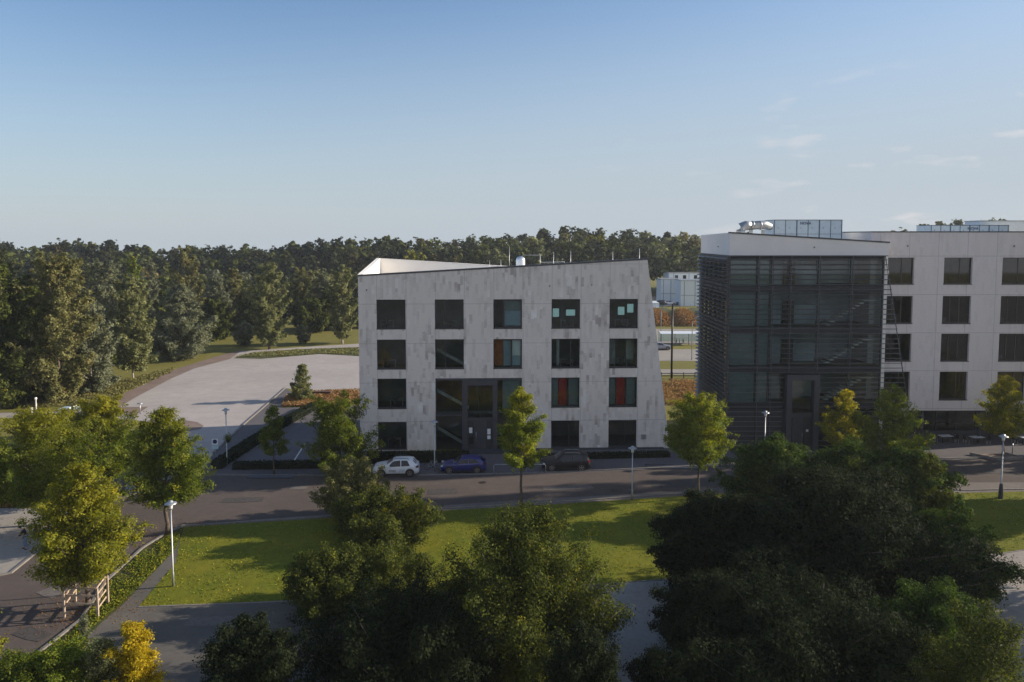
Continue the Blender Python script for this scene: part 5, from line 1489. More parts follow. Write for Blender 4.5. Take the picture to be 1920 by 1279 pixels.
    # wheels with dark arches
    for wx in (-1.30, 1.28):
        for sd in (-1, 1):
            yw = sd * (W / 2 - 0.02)
            a = MB(); a.tube([(wx * s, sd * (W / 2 - 0.10), 0.36), (wx * s, sd * (W / 2 + 0.012), 0.36)], 0.41, 24); a.build('wheel_arch', M['plastic'], r)
            wq = MB(); wq.tube([(wx * s, yw - sd * 0.2, 0.335), (wx * s, yw + sd * 0.035, 0.335), (wx * s, yw + sd * 0.045, 0.335)], [0.335, 0.335, 0.31], 24)
            wo = wq.build('wheel', M['rubber'], r)
            rm = MB()
            rm.tube([(wx * s, yw + sd * 0.045, 0.335), (wx * s, yw + sd * 0.052, 0.335)], 0.07, 10)
            for k in range(5):
                an = k * 2 * math.pi / 5
                m4 = Matrix.Translation((wx * s, yw + sd * 0.049, 0.335)) @ Matrix.Rotation(an, 4, 'Y')
                rm.box(-0.035, 0.035, -0.006, 0.006, 0.05, 0.23, 0, m4)
            nn = 20
            for k in range(nn):
                a0 = k * 2 * math.pi / nn; a1 = (k + 1) * 2 * math.pi / nn
                c0, s0, c1_, s1 = math.cos(a0), math.sin(a0), math.cos(a1), math.sin(a1)
                y_ = yw + sd * 0.05
                rm.quad((wx * s + c0 * 0.20, y_, 0.335 + s0 * 0.20), (wx * s + c1_ * 0.20, y_, 0.335 + s1 * 0.20), (wx * s + c1_ * 0.24, y_, 0.335 + s1 * 0.24), (wx * s + c0 * 0.24, y_, 0.335 + s0 * 0.24))
            rm.build('rim', M['rim'], wo)
    # sills, lights, mirrors, plates
    sk = MB(); sk.box(-0.9 * s, 0.88 * s, -W / 2 + 0.015, W / 2 - 0.015, 0.19, 0.33); sk.box(-2.10 * s, -1.95 * s, -0.6, 0.6, 0.24, 0.50); sk.box(1.95 * s, 2.11 * s, -0.62, 0.62, 0.30, 0.46)
    sk.build('bumper_trim', M['plastic'], r)
    for sd in (-1, 1):
        hb = MB(); hb.box(-2.07 * s, -1.88 * s, sd * 0.60 if sd > 0 else -0.83, 0.83 if sd > 0 else -0.60, 0.66 * hs, 0.78 * hs); hb.build('headlight', M['headlamp'], r)
        tb = MB(); tb.box(1.84 * s, 2.07 * s, 0.56 if sd > 0 else -0.86, 0.86 if sd > 0 else -0.56, 0.84 * hs, 0.99 * hs); tb.build('tail_light', M[tail_mat], r)
        mm = MB(); mm.box(-0.70 * s, -0.50 * s, sd * (W / 2 + 0.02) - 0.09, sd * (W / 2 + 0.02) + 0.09, 0.92 * hs, 1.04 * hs); mm.build('mirror', M[paint], r)
        if rails:
            rr = MB(); rr.tube([(-0.15 * s, sd * 0.58, H + 0.0), (0.0, sd * 0.58, H + 0.06), (1.05 * s, sd * 0.58, H + 0.04), (1.2 * s, sd * 0.58, H - 0.03)], 0.022, 6); rr.build('roof_rail', M['plastic'] if paint == 'car_white' else M['steel'], r)
    if text:
        text_mesh(text, 0.30, 'lettering', M['letter_dark'], r, (-0.28, -W / 2 - 0.012, 0.62), ext=0.003)
        bx = MB(); bx.box(0.30, 0.85, -W / 2 - 0.012, -W / 2 - 0.004, 0.50, 0.72); bx.build('door_panel_print', M['unit'], r)
    return r
CG = 'cars parked along the kerb before the lone office'
q = G(741, 895)
car('parked_car', 'white compact SUV with dark windows and small blue door lettering, parked left of the bicycle', 'car_white', (q.x, q.y + 0.85, 0.021), math.radians(3), 4.25, 1.82, 1.58, 'tail_dark', 'suv', 'emgn', True, CG)
q = G(868, 889)
car('parked_car', 'deep blue hatchback parked between the bicycle and the slim yellow green tree', 'car_blue', (q.x, q.y + 0.85, 0.021), math.radians(2), 4.26, 1.79, 1.46, 'tail_dark', 'hatch', None, False, CG)
q = G(1062, 884)
car('parked_car', 'black estate car with red tail lamp parked right of the slim yellow green tree', 'car_black', (q.x, q.y + 0.85, 0.021), math.radians(2), 4.6, 1.83, 1.62, 'tail', 'van', None, True, CG)
q = G(1243, 657)
car('parked_car', 'silver grey car seen past the leaning end wall, in the gap between the offices', 'car_grey', (q.x - 0.4, q.y + 0.9, 0.016), math.pi, 4.4, 1.8, 1.5, 'tail', 'hatch', None, False)
for k, (px, pn, w) in enumerate(((1238, 'car_black', 'black car, leftmost before the white buildings in the gap'), (1256, 'car_white', 'white car between two dark ones before the white buildings in the gap'), (1277, 'car_blue', 'dark blue car, rightmost before the white buildings in the gap'))):
    q = G(px, 572)
    car('parked_car', w, pn, (q.x, q.y + 0.6, 0.016), math.radians([0, 180, 0][k]), 4.3, 1.8, 1.5, 'tail', ['van', 'hatch', 'hatch'][k], None, False, 'far cars before the white buildings')

# white buildings, van, shelter, masts seen in the gap
def white_block(px0, px1, pyt, Y, dep, label, sub=0):
    a = P(px0, pyt, Y); b = P(px1, pyt, Y)
    r = empty('white_building', ((a.x + b.x) / 2, Y + dep / 2, 0), 0, label, 'building')
    w = (b.x - a.x) / 2; h = a.z
    m_ = MB(); m_.box(-w, w, -dep / 2, dep / 2, 0, h); m_.build('wall', M['white_building'], r)
    m_ = MB(); m_.box(-w - 0.1, w + 0.1, -dep / 2 - 0.1, dep / 2 + 0.1, h + 0.003, h + 0.25); m_.build('roof', M['steel'], r)
    m_ = MB()
    for t in (0.12, 0.5, 0.88): m_.box(-w + 2 * w * t - 0.06, -w + 2 * w * t + 0.06, -dep / 2 - 0.08, -dep / 2 - 0.003, 0, h)
    m_.box(-w, w, -dep / 2 - 0.06, -dep / 2 - 0.004, h * 0.42, h * 0.42 + 0.1)
    m_.build('downpipe', M['unit_frame'], r)
    if sub:
        for t in (0.15, 0.35, 0.62, 0.82):
            m_ = MB(); m_.box(-w + 2 * w * t, -w + 2 * w * t + w * 0.16, -dep / 2 - 0.05, -dep / 2 - 0.002, h - 2.2, h - 0.6); m_.build('window', M['car_glass'], r)
    return r
white_block(1240, 1276, 525, 246, 8, 'white windowless shed, left of the pair in the gap between the offices')
white_block(1277, 1330, 527, 238, 8, 'white windowless shed, right of the pair in the gap, nearer')
white_block(1254, 1330, 513, 262, 10, 'white upper building with small windows rising behind the two sheds in the gap', 1)
q = P(1229, 549, 205)
vn = empty('box_van', (q.x, 205, 0), 0, 'white box van half hidden behind the leaning end wall', 'van')
m_ = MB(); m_.box(-1.1, 1.1, 0, 5.5, 0.9, 3.9); m_.build('cargo_box', M['white_building'], vn)
m_ = MB(); m_.prism([(-1.0, -1.6), (1.0, -1.6), (1.05, -0.05), (-1.05, -0.05)], 0.5, 2.3); cb = m_.build('cab', M['car_white'], vn)
m_ = MB(); m_.box(-0.85, 0.85, -1.63, -1.605, 1.35, 2.1); m_.build('windscreen', M['car_glass'], vn)
for sd in (-1, 1):
    for yy in (-0.8, 4.2):
        m_ = MB(); m_.tube([(sd * 0.85, yy, 0.45), (sd * 1.08, yy, 0.45)], 0.45, 16); m_.build('wheel', M['rubber'], vn)
q = G(1290, 645)
sh = empty('bicycle_shelter', (q.x, q.y, 0), 0, 'low glazed bicycle shelter with a pale curved roof in the gap between the offices', 'shelter')
m_ = MB()
n = 8
for i in range(n):
    a0 = -0.6 + 1.2 * i / n; a1 = -0.6 + 1.2 * (i + 1) / n
    m_.quad((-6, 3 * math.sin(a0), 1.0 + 1.6 * math.cos(a0)), (5.5, 3 * math.sin(a0), 1.0 + 1.6 * math.cos(a0)), (5.5, 3 * math.sin(a1), 1.0 + 1.6 * math.cos(a1)), (-6, 3 * math.sin(a1), 1.0 + 1.6 * math.cos(a1)))
m_.build('roof', M['white_building'], sh)
for k in range(5):
    m_ = MB(); m_.box(-5.9 + k * 2.8, -5.8 + k * 2.8, -1.6, -1.5, 0, 2.35); m_.build('post', M['unit_frame'], sh)
m_ = MB(); m_.box(-5.9, 5.5, 1.5, 1.54, 0.3, 2.3); m_.build('rear_panel', M['glass'], sh)

def bicycle(loc, rz, label, group=None, s=1.0, col='steel'):
    r = empty('bicycle', loc, rz, label, 'bicycle', group)
    for wx in (-0.52, 0.52):
        w = MB(); nn = 20
        vs = []; 
        for k in range(nn):
            a = 2 * math.pi * k / nn
            for j in range(5):
                b = 2 * math.pi * j / 5
                rr = 0.335 + 0.02 * math.cos(b)
                vs.append((wx + rr * math.cos(a), 0.02 * math.sin(b), 0.355 + rr * math.sin(a)))
        fs = [(k * 5 + j, ((k + 1) % nn) * 5 + j, ((k + 1) % nn) * 5 + (j + 1) % 5, k * 5 + (j + 1) % 5) for k in range(nn) for j in range(5)]
        w.add(vs, fs, 0, True)
        for k in range(6):
            a = math.pi * k / 6
            w.tube([(wx - 0.33 * math.cos(a), 0, 0.355 - 0.33 * math.sin(a)), (wx + 0.33 * math.cos(a), 0, 0.355 + 0.33 * math.sin(a))], 0.003, 3)
        w.build('wheel', M['rubber'], r)
    f = MB()
    B, S, H_, Hh, R_ = (-0.02, 0, 0.30), (-0.20, 0, 0.82), (0.36, 0, 0.80), (0.34, 0, 0.95), (-0.52, 0, 0.355)
    for a, b in ((B, S), (S, H_), (H_, B), (B, R_), (R_, S), (H_, (0.52, 0, 0.355)), (H_, Hh)):
        f.tube([a, b], 0.016, 6)
    f.build('frame', M[col], r)
    f = MB(); f.box(-0.34, -0.10, -0.07, 0.07, 0.90, 0.94); f.tube([S, (-0.22, 0, 0.90)], 0.013, 6); f.build('saddle', M['rubber'], r)
    f = MB(); f.tube([(0.28, -0.27, 1.0), (0.36, -0.1, 0.98), (0.36, 0.1, 0.98), (0.28, 0.27, 1.0)], 0.013, 6); f.build('handlebar', M['black_metal'], r)
    f = MB(); f.tube([(-0.02, -0.06, 0.30), (-0.02, 0.06, 0.30)], 0.07, 12); f.tube([(-0.02, 0.08, 0.30), (0.1, 0.1, 0.18)], 0.01, 5); f.build('crank', M['black_metal'], r)
    return r
q = G(812, 881)
bicycle((q.x, q.y, 0.02), math.radians(4), 'pale framed bicycle standing between the white car and the blue one, by the lamp pole')
for k, px in enumerate((1268, 1274, 1281)):
    q = G(px, 644)
    bicycle((q.x, q.y, 0.02), math.radians(70 + 10 * k), ('leftmost', 'middle', 'rightmost')[k] + ' of the three bicycles at the low shelter in the gap', 'bicycles beside the shelter in the gap', col='black_metal')

# ------------------------------------------------------------------ lamps, masts and signs
def lamp(px, base, top, label, Y=None, dark_foot=False, name='street_lamp', rr=0.37):
    Y = Y or G(px, base).y
    q = P(px, base, Y); zt = P(px, top, Y).z
    r = empty(name, (q.x, q.y, 0.0), 0, label, 'street lamp', 'pole lamps with flat disc shades')
    m_ = MB(); m_.tube([(0, 0, 0), (0, 0, 0.9), (0, 0, 0.95), (0, 0, zt - 0.62)], [0.075, 0.075, 0.055, 0.045], 12); m_.build('pole', M['steel'], r)
    if dark_foot:
        m_ = MB(); m_.lathe((0, 0, 0), [(0.20, 0), (0.17, 0.5), (0.13, 1.2), (0.085, 1.3)], 12); m_.build('foot_sleeve', M['frame'], r)
    m_ = MB(); m_.lathe((0, 0, zt - 0.62), [(0.05, 0), (0.11, 0.03), (0.11, 0.10)], 16); m_.build('collar', M['steel'], r)
    m_ = MB(); m_.lathe((0, 0, zt - 0.52), [(0.10, 0), (0.14, 0.26), (0.13, 0.30)], 16); m_.build('lamp_glass', M['lampglass'], r)
    m_ = MB(); m_.lathe((0, 0, zt - 0.22), [(rr, 0), (rr, 0.025), (0.22, 0.09), (0.14, 0.10), (0.13, 0.18), (0.05, 0.22), (0, 0.22)], 24); m_.lathe((0, 0, zt - 0.22), [(0.1, 0.01), (rr, 0)], 24); m_.build('lamp_shade', M['steel'], r)
    return r
lamp(325, 1100, 938, 'tallest looking lamp post, on the near left corner of the lawn')
lamp(1185, 938, 836, 'lamp post at the lawn edge in front of the leaning end of the lone office')
lamp(1876, 935, 814, 'lamp post with a dark foot sleeve on the lawn at the right edge', dark_foot=True)
lamp(426, 872, 765, 'dark looking lamp post in the car park entry, behind the blue round sign')
lamp(1433, 868, 770, 'lamp post in front of the louvred block')
lamp(815, 884, 787, 'lamp post beside the entrance bay, behind the bicycle')
def mast(px, base, top, arm, label, rad=0.08, mat='steel', Y=None):
    Y = Y or G(px, base).y; q = P(px, base, Y); zt = P(px, top, Y).z
    r = empty('lamp_mast', (q.x, q.y, 0), 0, label, 'mast')
    m_ = MB()
    if arm:
        pts = [(0, 0, 0), (0, 0, zt - 1.3)] + [(arm * (1 - math.cos(t)), 0, zt - 1.3 + 1.3 * math.sin(t)) for t in (0.4, 0.8, 1.2, 1.57)]
        m_.tube(pts, [rad, rad * 0.8] + [rad * 0.7] * 4, 8); m_.build('pole', M[mat], r)
        m_ = MB(); m_.box(arm - 0.1, arm + 0.7 * (1 if arm > 0 else -1), -0.12, 0.12, zt - 0.06, zt + 0.06); m_.build('lamp_head', M['steel'], r)
    else:
        m_.tube([(0, 0, 0), (0, 0, zt)], [rad, rad * 0.85], 10); m_.build('pole', M[mat], r)
        m_ = MB(); m_.lathe((0, 0, 0), [(rad * 2, 0), (rad * 2, 0.1), (rad, 0.15)], 10); m_.build('base_plate', M[mat], r)
    return r
mast(1259, 712, 570, 0, 'thick black mast in the gap between the two offices', 0.16, 'black_metal')
mast(1297, 675, 594, 1.0, 'pale curved lamp mast right of the black one in the gap', 0.09, 'steel')
mast(1239, 640, 572, 1.6, 'pale lamp mast with long arm left of the black one in the gap', 0.09, 'steel')
# black rail fence across the gap
q0 = G(1240, 709); q1 = G(1345, 709)
fn = empty('rail_fence', (q0.x, q0.y, 0), 0, 'low black rail fence across the gap between the offices', 'fence')
m_ = MB(); L_ = (q1 - q0).length
for z in (0.35, 0.75): m_.box(0, L_, -0.03, 0.03, z - 0.06, z + 0.06)
m_.build('rail', M['black_metal'], fn)
for k in range(6):
    m_ = MB(); m_.box(k * L_ / 5 - 0.05, k * L_ / 5 + 0.05, 0.031, 0.12, 0, 0.9); m_.build('post', M['black_metal'], fn)

# round sign with plate
q = P(403, 831, 71)
sg = empty('road_sign', (q.x, 71, 0), math.radians(3), 'square white road sign with dark blue disc above a pale plate, by the car park', 'road sign')
z = q.z
m_ = MB(); m_.tube([(0, 0.04, 0), (0, 0.04, z + 0.42)], 0.03, 8); m_.build('pole', M['steel'], sg)
m_ = MB(); m_.box(-0.29, 0.29, -0.012, 0.012, z - 0.16, z + 0.42); sp_ = m_.build('sign_board', M['sign_white'], sg)
m_ = MB(); m_.tube([(0, -0.02, z + 0.15), (0, -0.014, z + 0.15)], 0.21, 24); m_.build('blue_disc', M['sign_blue'], sp_)
m_ = MB(); m_.box(-0.31, 0.31, -0.012, 0.012, z - 0.58, z - 0.24); m_.build('plate', M['sign_lightblue'], sg)
# planting box on the dark lamp post
rng = np.random.default_rng(900)
q = P(428, 821, G(426, 872).y)
bk = empty('hanging_basket', (q.x, q.y - 0.12, q.z), 0, 'small leafy hanging basket on the lamp post in the car park entry', 'hanging basket')
leaf_cloud('foliage', M['leaf_dense'], bk, rng.normal(size=(420, 3)) * np.array([0.17, 0.08, 0.22]), 0.12, shade_cols('street', 420, rng, np.zeros(420)), rng)
m_ = MB(); m_.lathe((0, 0, -0.38), [(0.12, 0), (0.24, 0.22), (0.25, 0.24)], 12); m_.build('basket', M['plastic'], bk)

# parking lot bits
def bollard(px, base, top, label):
    q = G(px, base); h = P(px, top, q.y).z
    m_ = MB(); m_.lathe((0, 0, 0), [(0.09, 0), (0.08, h - 0.3), (0.15, h - 0.25), (0.15, h - 0.05), (0.0, h)], 12)
    o = m_.build('bollard', M['white_wall'], loc=(q.x, q.y, 0)); tag(o, label, 'bollard')
bollard(68, 772, 745, 'tall white bollard by the side path, right of its pair')
bollard(60, 779, 764, 'short white bollard by the side path, left of its pair')
q = G(263, 776)
m_ = MB(); h = P(263, 757, q.y).z
m_.tube([(0, 0, 0), (0, 0, h)], 0.06, 8); m_.lathe((0, 0, h), [(0.35, 0), (0.35, 0.03), (0.05, 0.14), (0, 0.14)], 16)
o = m_.build('low_lamp', M['steel'], loc=(q.x, q.y, 0)); tag(o, 'short mushroom lamp on the gravel corner of the car park', 'lamp')
q = G(137, 776)
tt = empty('table_tennis_table', (q.x, q.y, 0), 0, 'pale blue table tennis table half behind the tree with a yellow crest', 'table')
m_ = MB(); m_.box(-1.4, 1.4, -0.76, 0.76, 0.72, 0.78); m_.build('table_top', M['bluepanel'], tt)
for sx in (-1, 1):
    m_ = MB(); m_.box(sx * 0.9 - 0.06, sx * 0.9 + 0.06, -0.5, 0.5, 0, 0.72); m_.build('leg', M['steel'], tt)
m_ = MB(); m_.box(-0.01, 0.01, -0.8, 0.8, 0.785, 0.93); m_.build('net', M['white_wall'], tt)
q = G(604, 741)
m_ = MB(); m_.box(-1.25, 1.25, -0.35, 0.35, 0.0, 0.46)
for k in range(5): m_.box(-1.27 + k * 0.62, -1.22 + k * 0.62, -0.38, -0.352, 0.02, 0.44)
m_.box(-1.28, 1.28, -0.38, 0.38, 0.463, 0.52)
o = m_.build('planter_box', M['planter'], loc=(q.x, q.y, 0.03)); tag(o, 'rusty low planter box in the russet bed beside the car park', 'planter')
q = G(555, 744)
m_ = MB(); m_.box(-0.25, 0.25, -0.25, 0.25, 0, 0.06); m_.tube([(0, 0, 0.06), (0, 0, 0.45), (0.1, -0.1, 0.6)], [0.16, 0.2, 0.12], 12)
o = m_.build('spotlight', M['white_wall'], loc=(q.x, q.y, 0.03)); tag(o, 'small white ground spotlight at the foot of the pointed tree', 'spotlight')

# outdoor tables before the long wing
def cafe_table(px, py, Y, label):
    q = P(px, py, Y)
    r = empty('outdoor_table', (q.x, q.y, 0.02), math.radians(8), label, 'table', 'outdoor tables under the long wing')
    h = 0.76
    m_ = MB(); m_.box(-0.65, 0.65, -0.4, 0.4, h - 0.04, h); m_.build('table_top', M['table_top'], r)
    for sx in (-1, 1):
        for sy in (-1, 1):
            m_ = MB(); m_.box(sx * 0.58 - 0.025, sx * 0.58 + 0.025, sy * 0.33 - 0.025, sy * 0.33 + 0.025, 0, h - 0.04); m_.build('leg', M['black_metal'], r)
    return r
def cafe_chair(x, y, rz, label):
    r = empty('outdoor_chair', (x, y, 0.02), rz, label, 'chair', 'dark chairs round the outdoor tables')
    m_ = MB(); m_.box(-0.22, 0.22, -0.22, 0.22, 0.43, 0.46); m_.build('seat', M['black_metal'], r)
    m_ = MB(); m_.box(-0.22, 0.22, 0.20, 0.23, 0.47, 0.88); m_.build('backrest', M['black_metal'], r)
    for sx in (-1, 1):
        for sy in (-1, 1):
            m_ = MB(); m_.box(sx * 0.2 - 0.015, sx * 0.2 + 0.015, sy * 0.18 - 0.015, sy * 0.18 + 0.015, 0, 0.43); m_.build('leg', M['steel'], r)
    return r
for k, (px, py, Y, lb) in enumerate(((1772, 833, 78.5, 'pale topped outdoor table right of the lettering, first under the long wing'), (1831, 836, 78.0, 'pale topped outdoor table before the golden tree, second under the long wing'), (1922, 836, 78.0, 'pale topped outdoor table cut by the right edge of the picture'))):
    t_ = cafe_table(px, py, Y, lb)
    w_ = ('the outdoor table nearest the lettering', 'the middle outdoor table', 'the outdoor table at the right picture edge')[k]
    cafe_chair(t_.location.x - 1.05, t_.location.y + 0.1, math.radians(90), 'dark outdoor chair at the left end of ' + w_)
    cafe_chair(t_.location.x + 1.05, t_.location.y - 0.1, math.radians(-90), 'dark outdoor chair at the right end of ' + w_)
# kerbed tree bed at the right edge
q = G(1878, 858)
kb = empty('tree_bed', (q.x, q.y, 0.0), 0, 'kerbed planting bed round the golden tree at the right edge', 'tree bed')
m_ = MB()
for a, b in (((-2.6, 0.9), (-1.2, -0.9)), ((-1.2, -0.9), (1.6, -0.7)), ((1.6, -0.7), (0.9, 0.9))):
    A = Vector((*a, 0)); B_ = Vector((*b, 0)); d = (B_ - A).normalized(); n_ = Vector((-d.y, d.x, 0)) * 0.09
    m_.prism([(A - n_).xy, (A + n_).xy, (B_ + n_).xy, (B_ - n_).xy], 0.0, 0.28)
m_.build('kerb_edge', M['kerb'], kb)
m_ = MB(); m_.prism([(-2.3, 0.8), (-1.1, -0.75), (1.45, -0.6), (0.85, 0.8)], 0.0, 0.16); m_.build('soil', M['soil'], kb)
q = G(1898, 852)
m_ = MB(); m_.tube([(0, 0, 0), (0, 0, 1.1)], 0.05, 8); o = m_.build('bollard', M['steel'], loc=(q.x, q.y, 0.02)); tag(o, 'slim steel bollard right of the golden tree bed', 'bollard')
for px, py, w, lb in ((1262, 876, 5.0, 'flat dark tree grate in the shaded pavement, right of the slim lawn lamp'), (510, 893, 4.0, 'flat dark tree bed round the thin tree in the shaded yard')):
    q = G(px, py)
    m_ = MB(); m_.box(-w / 2, w / 2, -0.6, 0.6, 0, 0.05); m_.box(-w / 2 - 0.1, w / 2 + 0.1, -0.7, -0.602, 0, 0.08); m_.box(-w / 2 - 0.1, w / 2 + 0.1, 0.602, 0.7, 0, 0.08)
    o = m_.build('tree_bed', M['panel'], loc=(q.x, q.y, 0.02)); tag(o, lb, 'tree bed')
# low bicycle rail by the entrance
for px, lb in ((944, 'dark low steel rail left of the slim yellow green tree, at the kerb'), (1005, 'dark low steel rail right of the slim yellow green tree, at the kerb')):
    q = G(px, 888)
    m_ = MB(); m_.tube([(-0.9, 0, 0), (-0.9, 0, 0.75), (-0.8, 0, 0.85), (0.8, 0, 0.85), (0.9, 0, 0.75), (0.9, 0, 0)], 0.03, 8)
    o = m_.build('bicycle_rail', M['steel'], loc=(q.x, q.y, 0.02)); tag(o, lb, 'bicycle rail')

# ------------------------------------------------------------------ timber guard round the yellowing tree
a = G(121, 1158); b = G(142, 1128); c = G(184, 1160); d = G(203, 1133)
tg = empty('tree_guard', (a.x, a.y, 0), 0, 'grey wooden rail frame guarding the trunk of the yellowing tree', 'tree guard')
hh = P(114, 1103, a.y).z
def rel(p, z=0.0): return Vector((p.x - a.x, p.y - a.y, z))
for p_ in (a, b, c, d):
    m_ = MB(); v = rel(p_); m_.box(v.x - 0.05, v.x + 0.05, v.y - 0.05, v.y + 0.05, 0, hh + 0.05); m_.build('post', M['timber'], tg)
def rail(p0, p1, z0, z1, nm='rail'):
    A = rel(p0, z0); B_ = rel(p1, z1); dd = (B_ - A); L_ = dd.length; dd.normalize()
    off = Vector((-dd.y, dd.x, 0)).normalized() * 0.065
    m_ = MB()
    up = Vector((0, 0, 0.05)) if abs(dd.z) < 0.5 else Vector((0.05, 0, 0))
    vs = [A - up + off, B_ - up + off, B_ + up + off, A + up + off]
    off2 = off * 1.55
    vs += [A - up + off2, B_ - up + off2, B_ + up + off2, A + up + off2]
    m_.add(vs, [(0, 1, 2, 3), (7, 6, 5, 4), (0, 4, 5, 1), (1, 5, 6, 2), (2, 6, 7, 3), (3, 7, 4, 0)])
    return m_.build(nm, M['timber'], tg)
for z in (0.99, 0.74, 0.46):
    rail(a, c, hh * z, hh * z); rail(b, a, hh * z, hh * z)
for z in (0.99, 0.76, 0.52, 0.28): rail(c, d, hh * z, hh * z)
rail(c, d, hh * 0.28, hh * 0.97, 'brace')
rail(d, b, hh * 0.97, hh * 0.97)
q = G(160, 1175)

# ------------------------------------------------------------------ the person on the forecourt
q = G(50, 1030)
pr = empty('person', (q.x, q.y, 0.03), math.radians(200), 'person in dark jacket and blue jeans bending forward on the pale left forecourt', 'person')
def skin_obj(name, verts, edges, radii, mat, parent, sub=2, root=0):
    me = bpy.data.meshes.new(name); me.from_pydata([tuple(v) for v in verts], edges, []); me.update()
    o = bpy.data.objects.new(name, me); COL.objects.link(o)
    sk = o.modifiers.new('skin', 'SKIN'); sk.use_smooth_shade = True
    for i, r_ in enumerate(radii):
        me.skin_vertices[0].data[i].radius = (r_, r_) if not hasattr(r_, '__len__') else r_
        me.skin_vertices[0].data[i].use_root = (i == root)
    ss = o.modifiers.new('sub', 'SUBSURF'); ss.levels = sub; ss.render_levels = sub
    dg = bpy.context.evaluated_depsgraph_get()
    m2 = bpy.data.meshes.new_from_object(o.evaluated_get(dg))
    o.modifiers.clear(); o.data = m2; m2.materials.clear(); m2.materials.append(M[mat])
    for p_ in m2.polygons: p_.use_smooth = True
    o.parent = parent
    return o
# skeleton, x forward, y left, z up; pelvis at the root; back bent forward, arms reaching ahead, right foot forward
J = [(0, 0, 0.95), (0.06, 0, 1.12), (0.16, 0, 1.32), (0.21, 0, 1.43), (0.27, 0, 1.50), (0.33, 0, 1.58), (0.37, 0, 1.66),   # 0-6 spine, neck, head
     (0.15, 0.19, 1.37), (0.26, 0.24, 1.12), (0.46, 0.16, 1.04), (0.53, 0.13, 1.03),     # 7-10 left arm
     (0.15, -0.19, 1.37), (0.28, -0.23, 1.13), (0.48, -0.13, 1.08), (0.55, -0.10, 1.07),  # 11-14 right arm
     (-0.01, 0.10, 0.90), (0.02, 0.12, 0.50), (-0.08, 0.13, 0.10), (0.06, 0.14, 0.05),     # 15-18 left leg
     (0.0, -0.10, 0.90), (0.17, -0.12, 0.52), (0.12, -0.13, 0.10), (0.27, -0.14, 0.05)]    # 19-22 right leg
E_ = [(0, 1), (1, 2), (2, 3), (3, 4), (4, 5), (5, 6), (2, 7), (7, 8), (8, 9), (9, 10), (2, 11), (11, 12), (12, 13), (13, 14),
      (0, 15), (15, 16), (16, 17), (17, 18), (0, 19), (19, 20), (20, 21), (21, 22)]
R_b = [0.13, 0.125, 0.15, 0.075, 0.055, 0.085, 0.075, 0.06, 0.045, 0.032, 0.03, 0.06, 0.045, 0.032, 0.03, 0.085, 0.058, 0.04, 0.035, 0.085, 0.058, 0.04, 0.035]
body_ = skin_obj('body', J, E_, R_b, 'skin', pr)
# hands: palm and five fingers each
for sd, wr in ((1, (0.53, 0.13, 1.03)), (-1, (0.55, -0.10, 1.07))):
    w = Vector(wr)
    V_ = [w, w + Vector((0.06, 0, -0.01))]; Ed = [(0, 1)]; Rr = [0.026, 0.034]
    for k, (dy, ln) in enumerate(((0.028, 0.070), (0.010, 0.080), (-0.009, 0.074), (-0.027, 0.060))):
        b0 = len(V_)
        V_ += [w + Vector((0.095, dy, -0.012)), w + Vector((0.095 + ln * 0.55, dy * 1.1, -0.03)), w + Vector((0.095 + ln * 0.85, dy * 1.1, -0.055))]
        Ed += [(1, b0), (b0, b0 + 1), (b0 + 1, b0 + 2)]; Rr += [0.010, 0.009, 0.008]
    b0 = len(V_); V_ += [w + Vector((0.035, 0.035 * -sd, -0.015)), w + Vector((0.075, 0.058 * -sd, -0.035))]; Ed += [(0, b0), (b0, b0 + 1)]; Rr += [0.013, 0.010]
    skin_obj('hand', V_, Ed, Rr, 'skin', pr, 1)
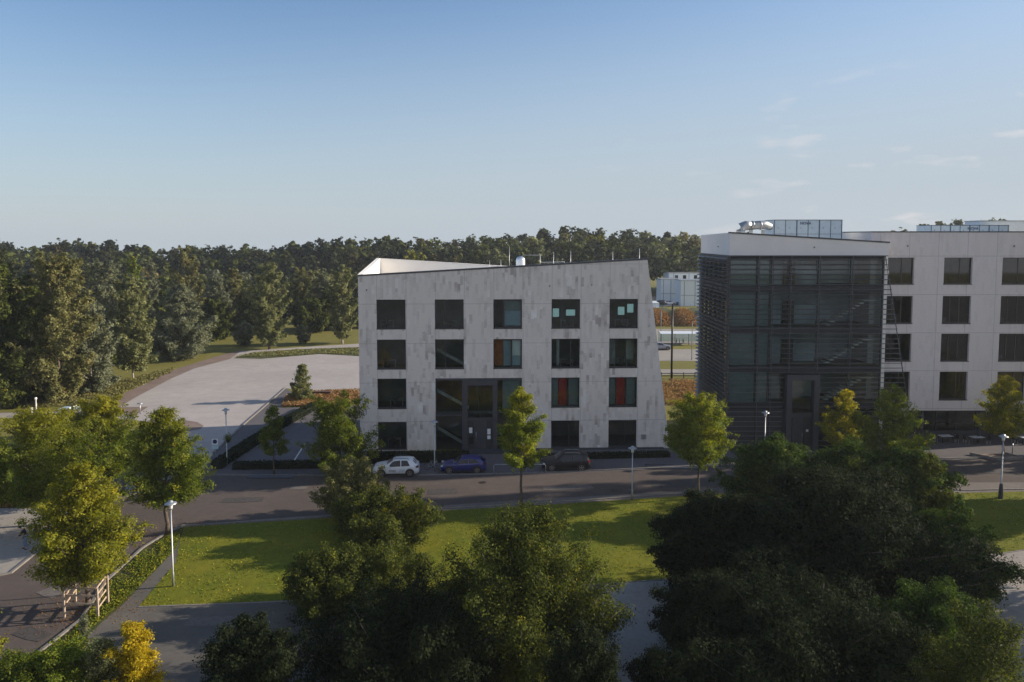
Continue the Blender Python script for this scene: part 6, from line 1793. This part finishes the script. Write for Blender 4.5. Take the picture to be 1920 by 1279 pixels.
# clothing a little larger than the body
skin_obj('jacket', [J[0], J[1], J[2], (0.20, 0, 1.40), J[7], J[8], (0.42, 0.175, 1.055), J[11], J[12], (0.44, -0.15, 1.09)],
         [(0, 1), (1, 2), (2, 3), (2, 4), (4, 5), (5, 6), (2, 7), (7, 8), (8, 9)], [0.155, 0.150, 0.175, 0.095, 0.082, 0.062, 0.052, 0.082, 0.062, 0.052], 'jacket', pr)
skin_obj('jeans', [(0, 0, 0.93), J[15], J[16], (-0.075, 0.13, 0.13), J[19], J[20], (0.12, -0.13, 0.13)], [(0, 1), (1, 2), (2, 3), (0, 4), (4, 5), (5, 6)], [0.15, 0.102, 0.075, 0.062, 0.102, 0.075, 0.062], 'jeans', pr)
for sd, an, toe in ((1, J[17], J[18]), (-1, J[21], J[22])):
    skin_obj('shoe', [(an[0], an[1], 0.06), (an[0] + 0.08, an[1], 0.05), (an[0] + 0.19, an[1], 0.04)], [(0, 1), (1, 2)], [0.055, 0.052, 0.04], 'rubber', pr)
# face and hair
m_ = MB(); m_.lathe((0.345, 0, 1.60), [(0.0, 0.115), (0.06, 0.10), (0.095, 0.05), (0.10, 0.0), (0.085, -0.03)], 16); m_.build('hair', M['hair'], pr)
m_ = MB(); m_.tube([(0.425, 0, 1.60), (0.455, 0, 1.575)], [0.012, 0.018], 6); m_.build('nose', M['skin'], pr)
for sd in (-1, 1):
    m_ = MB(); m_.lathe((0.432, sd * 0.033, 1.605), [(0.0, 0.010), (0.010, 0), (0.0, -0.010)], 8); m_.build('eye', M['hair'], pr)
    m_ = MB(); m_.tube([(0.34, sd * 0.092, 1.60), (0.345, sd * 0.104, 1.58)], [0.022, 0.016], 6); m_.build('ear', M['skin'], pr)

# ------------------------------------------------------------------ loose fallen leaves under the street trees
rng = np.random.default_rng(950)
C_ = []
for px, py, sp, n in ((164, 1140, 1.9, 900), (314, 1003, 2.3, 500), (977, 952, 2.0, 350), (84, 985, 3.2, 500), (1313, 935, 2.0, 250), (1583, 870, 2.0, 300), (640, 893, 2.2, 300)):
    g = G(px, py)
    C_.append(np.c_[g.x + rng.normal(size=n) * sp, g.y + rng.normal(size=n) * sp * 0.8, np.full(n, 0.05)])
C_ = np.concatenate(C_)
o = leaf_cloud('fallen_leaves', M['leaf'], None, C_, 0.11, shade_cols('straw', len(C_), rng, rng.uniform(0, 1, len(C_))), rng, up=4)
tag(o, 'scattered brown fallen leaves under the street trees', 'leaves', kind='stuff')

# thin evening haze over the whole place
hz = N('haze')
hz.n.remove(hz.b)
pv = hz.new('ShaderNodeVolumePrincipled')
pv.inputs['Density'].default_value = 0.0002
pv.inputs['Color'].default_value = (0.80, 0.86, 0.95, 1)
pv.inputs['Anisotropy'].default_value = 0.2
hz.link(pv.outputs[0], hz.out.inputs['Volume'])
mb = MB(); mb.box(-420, 420, -40, 336, -1.5, 34)
mb.build('haze', hz.m)['kind'] = 'stuff'
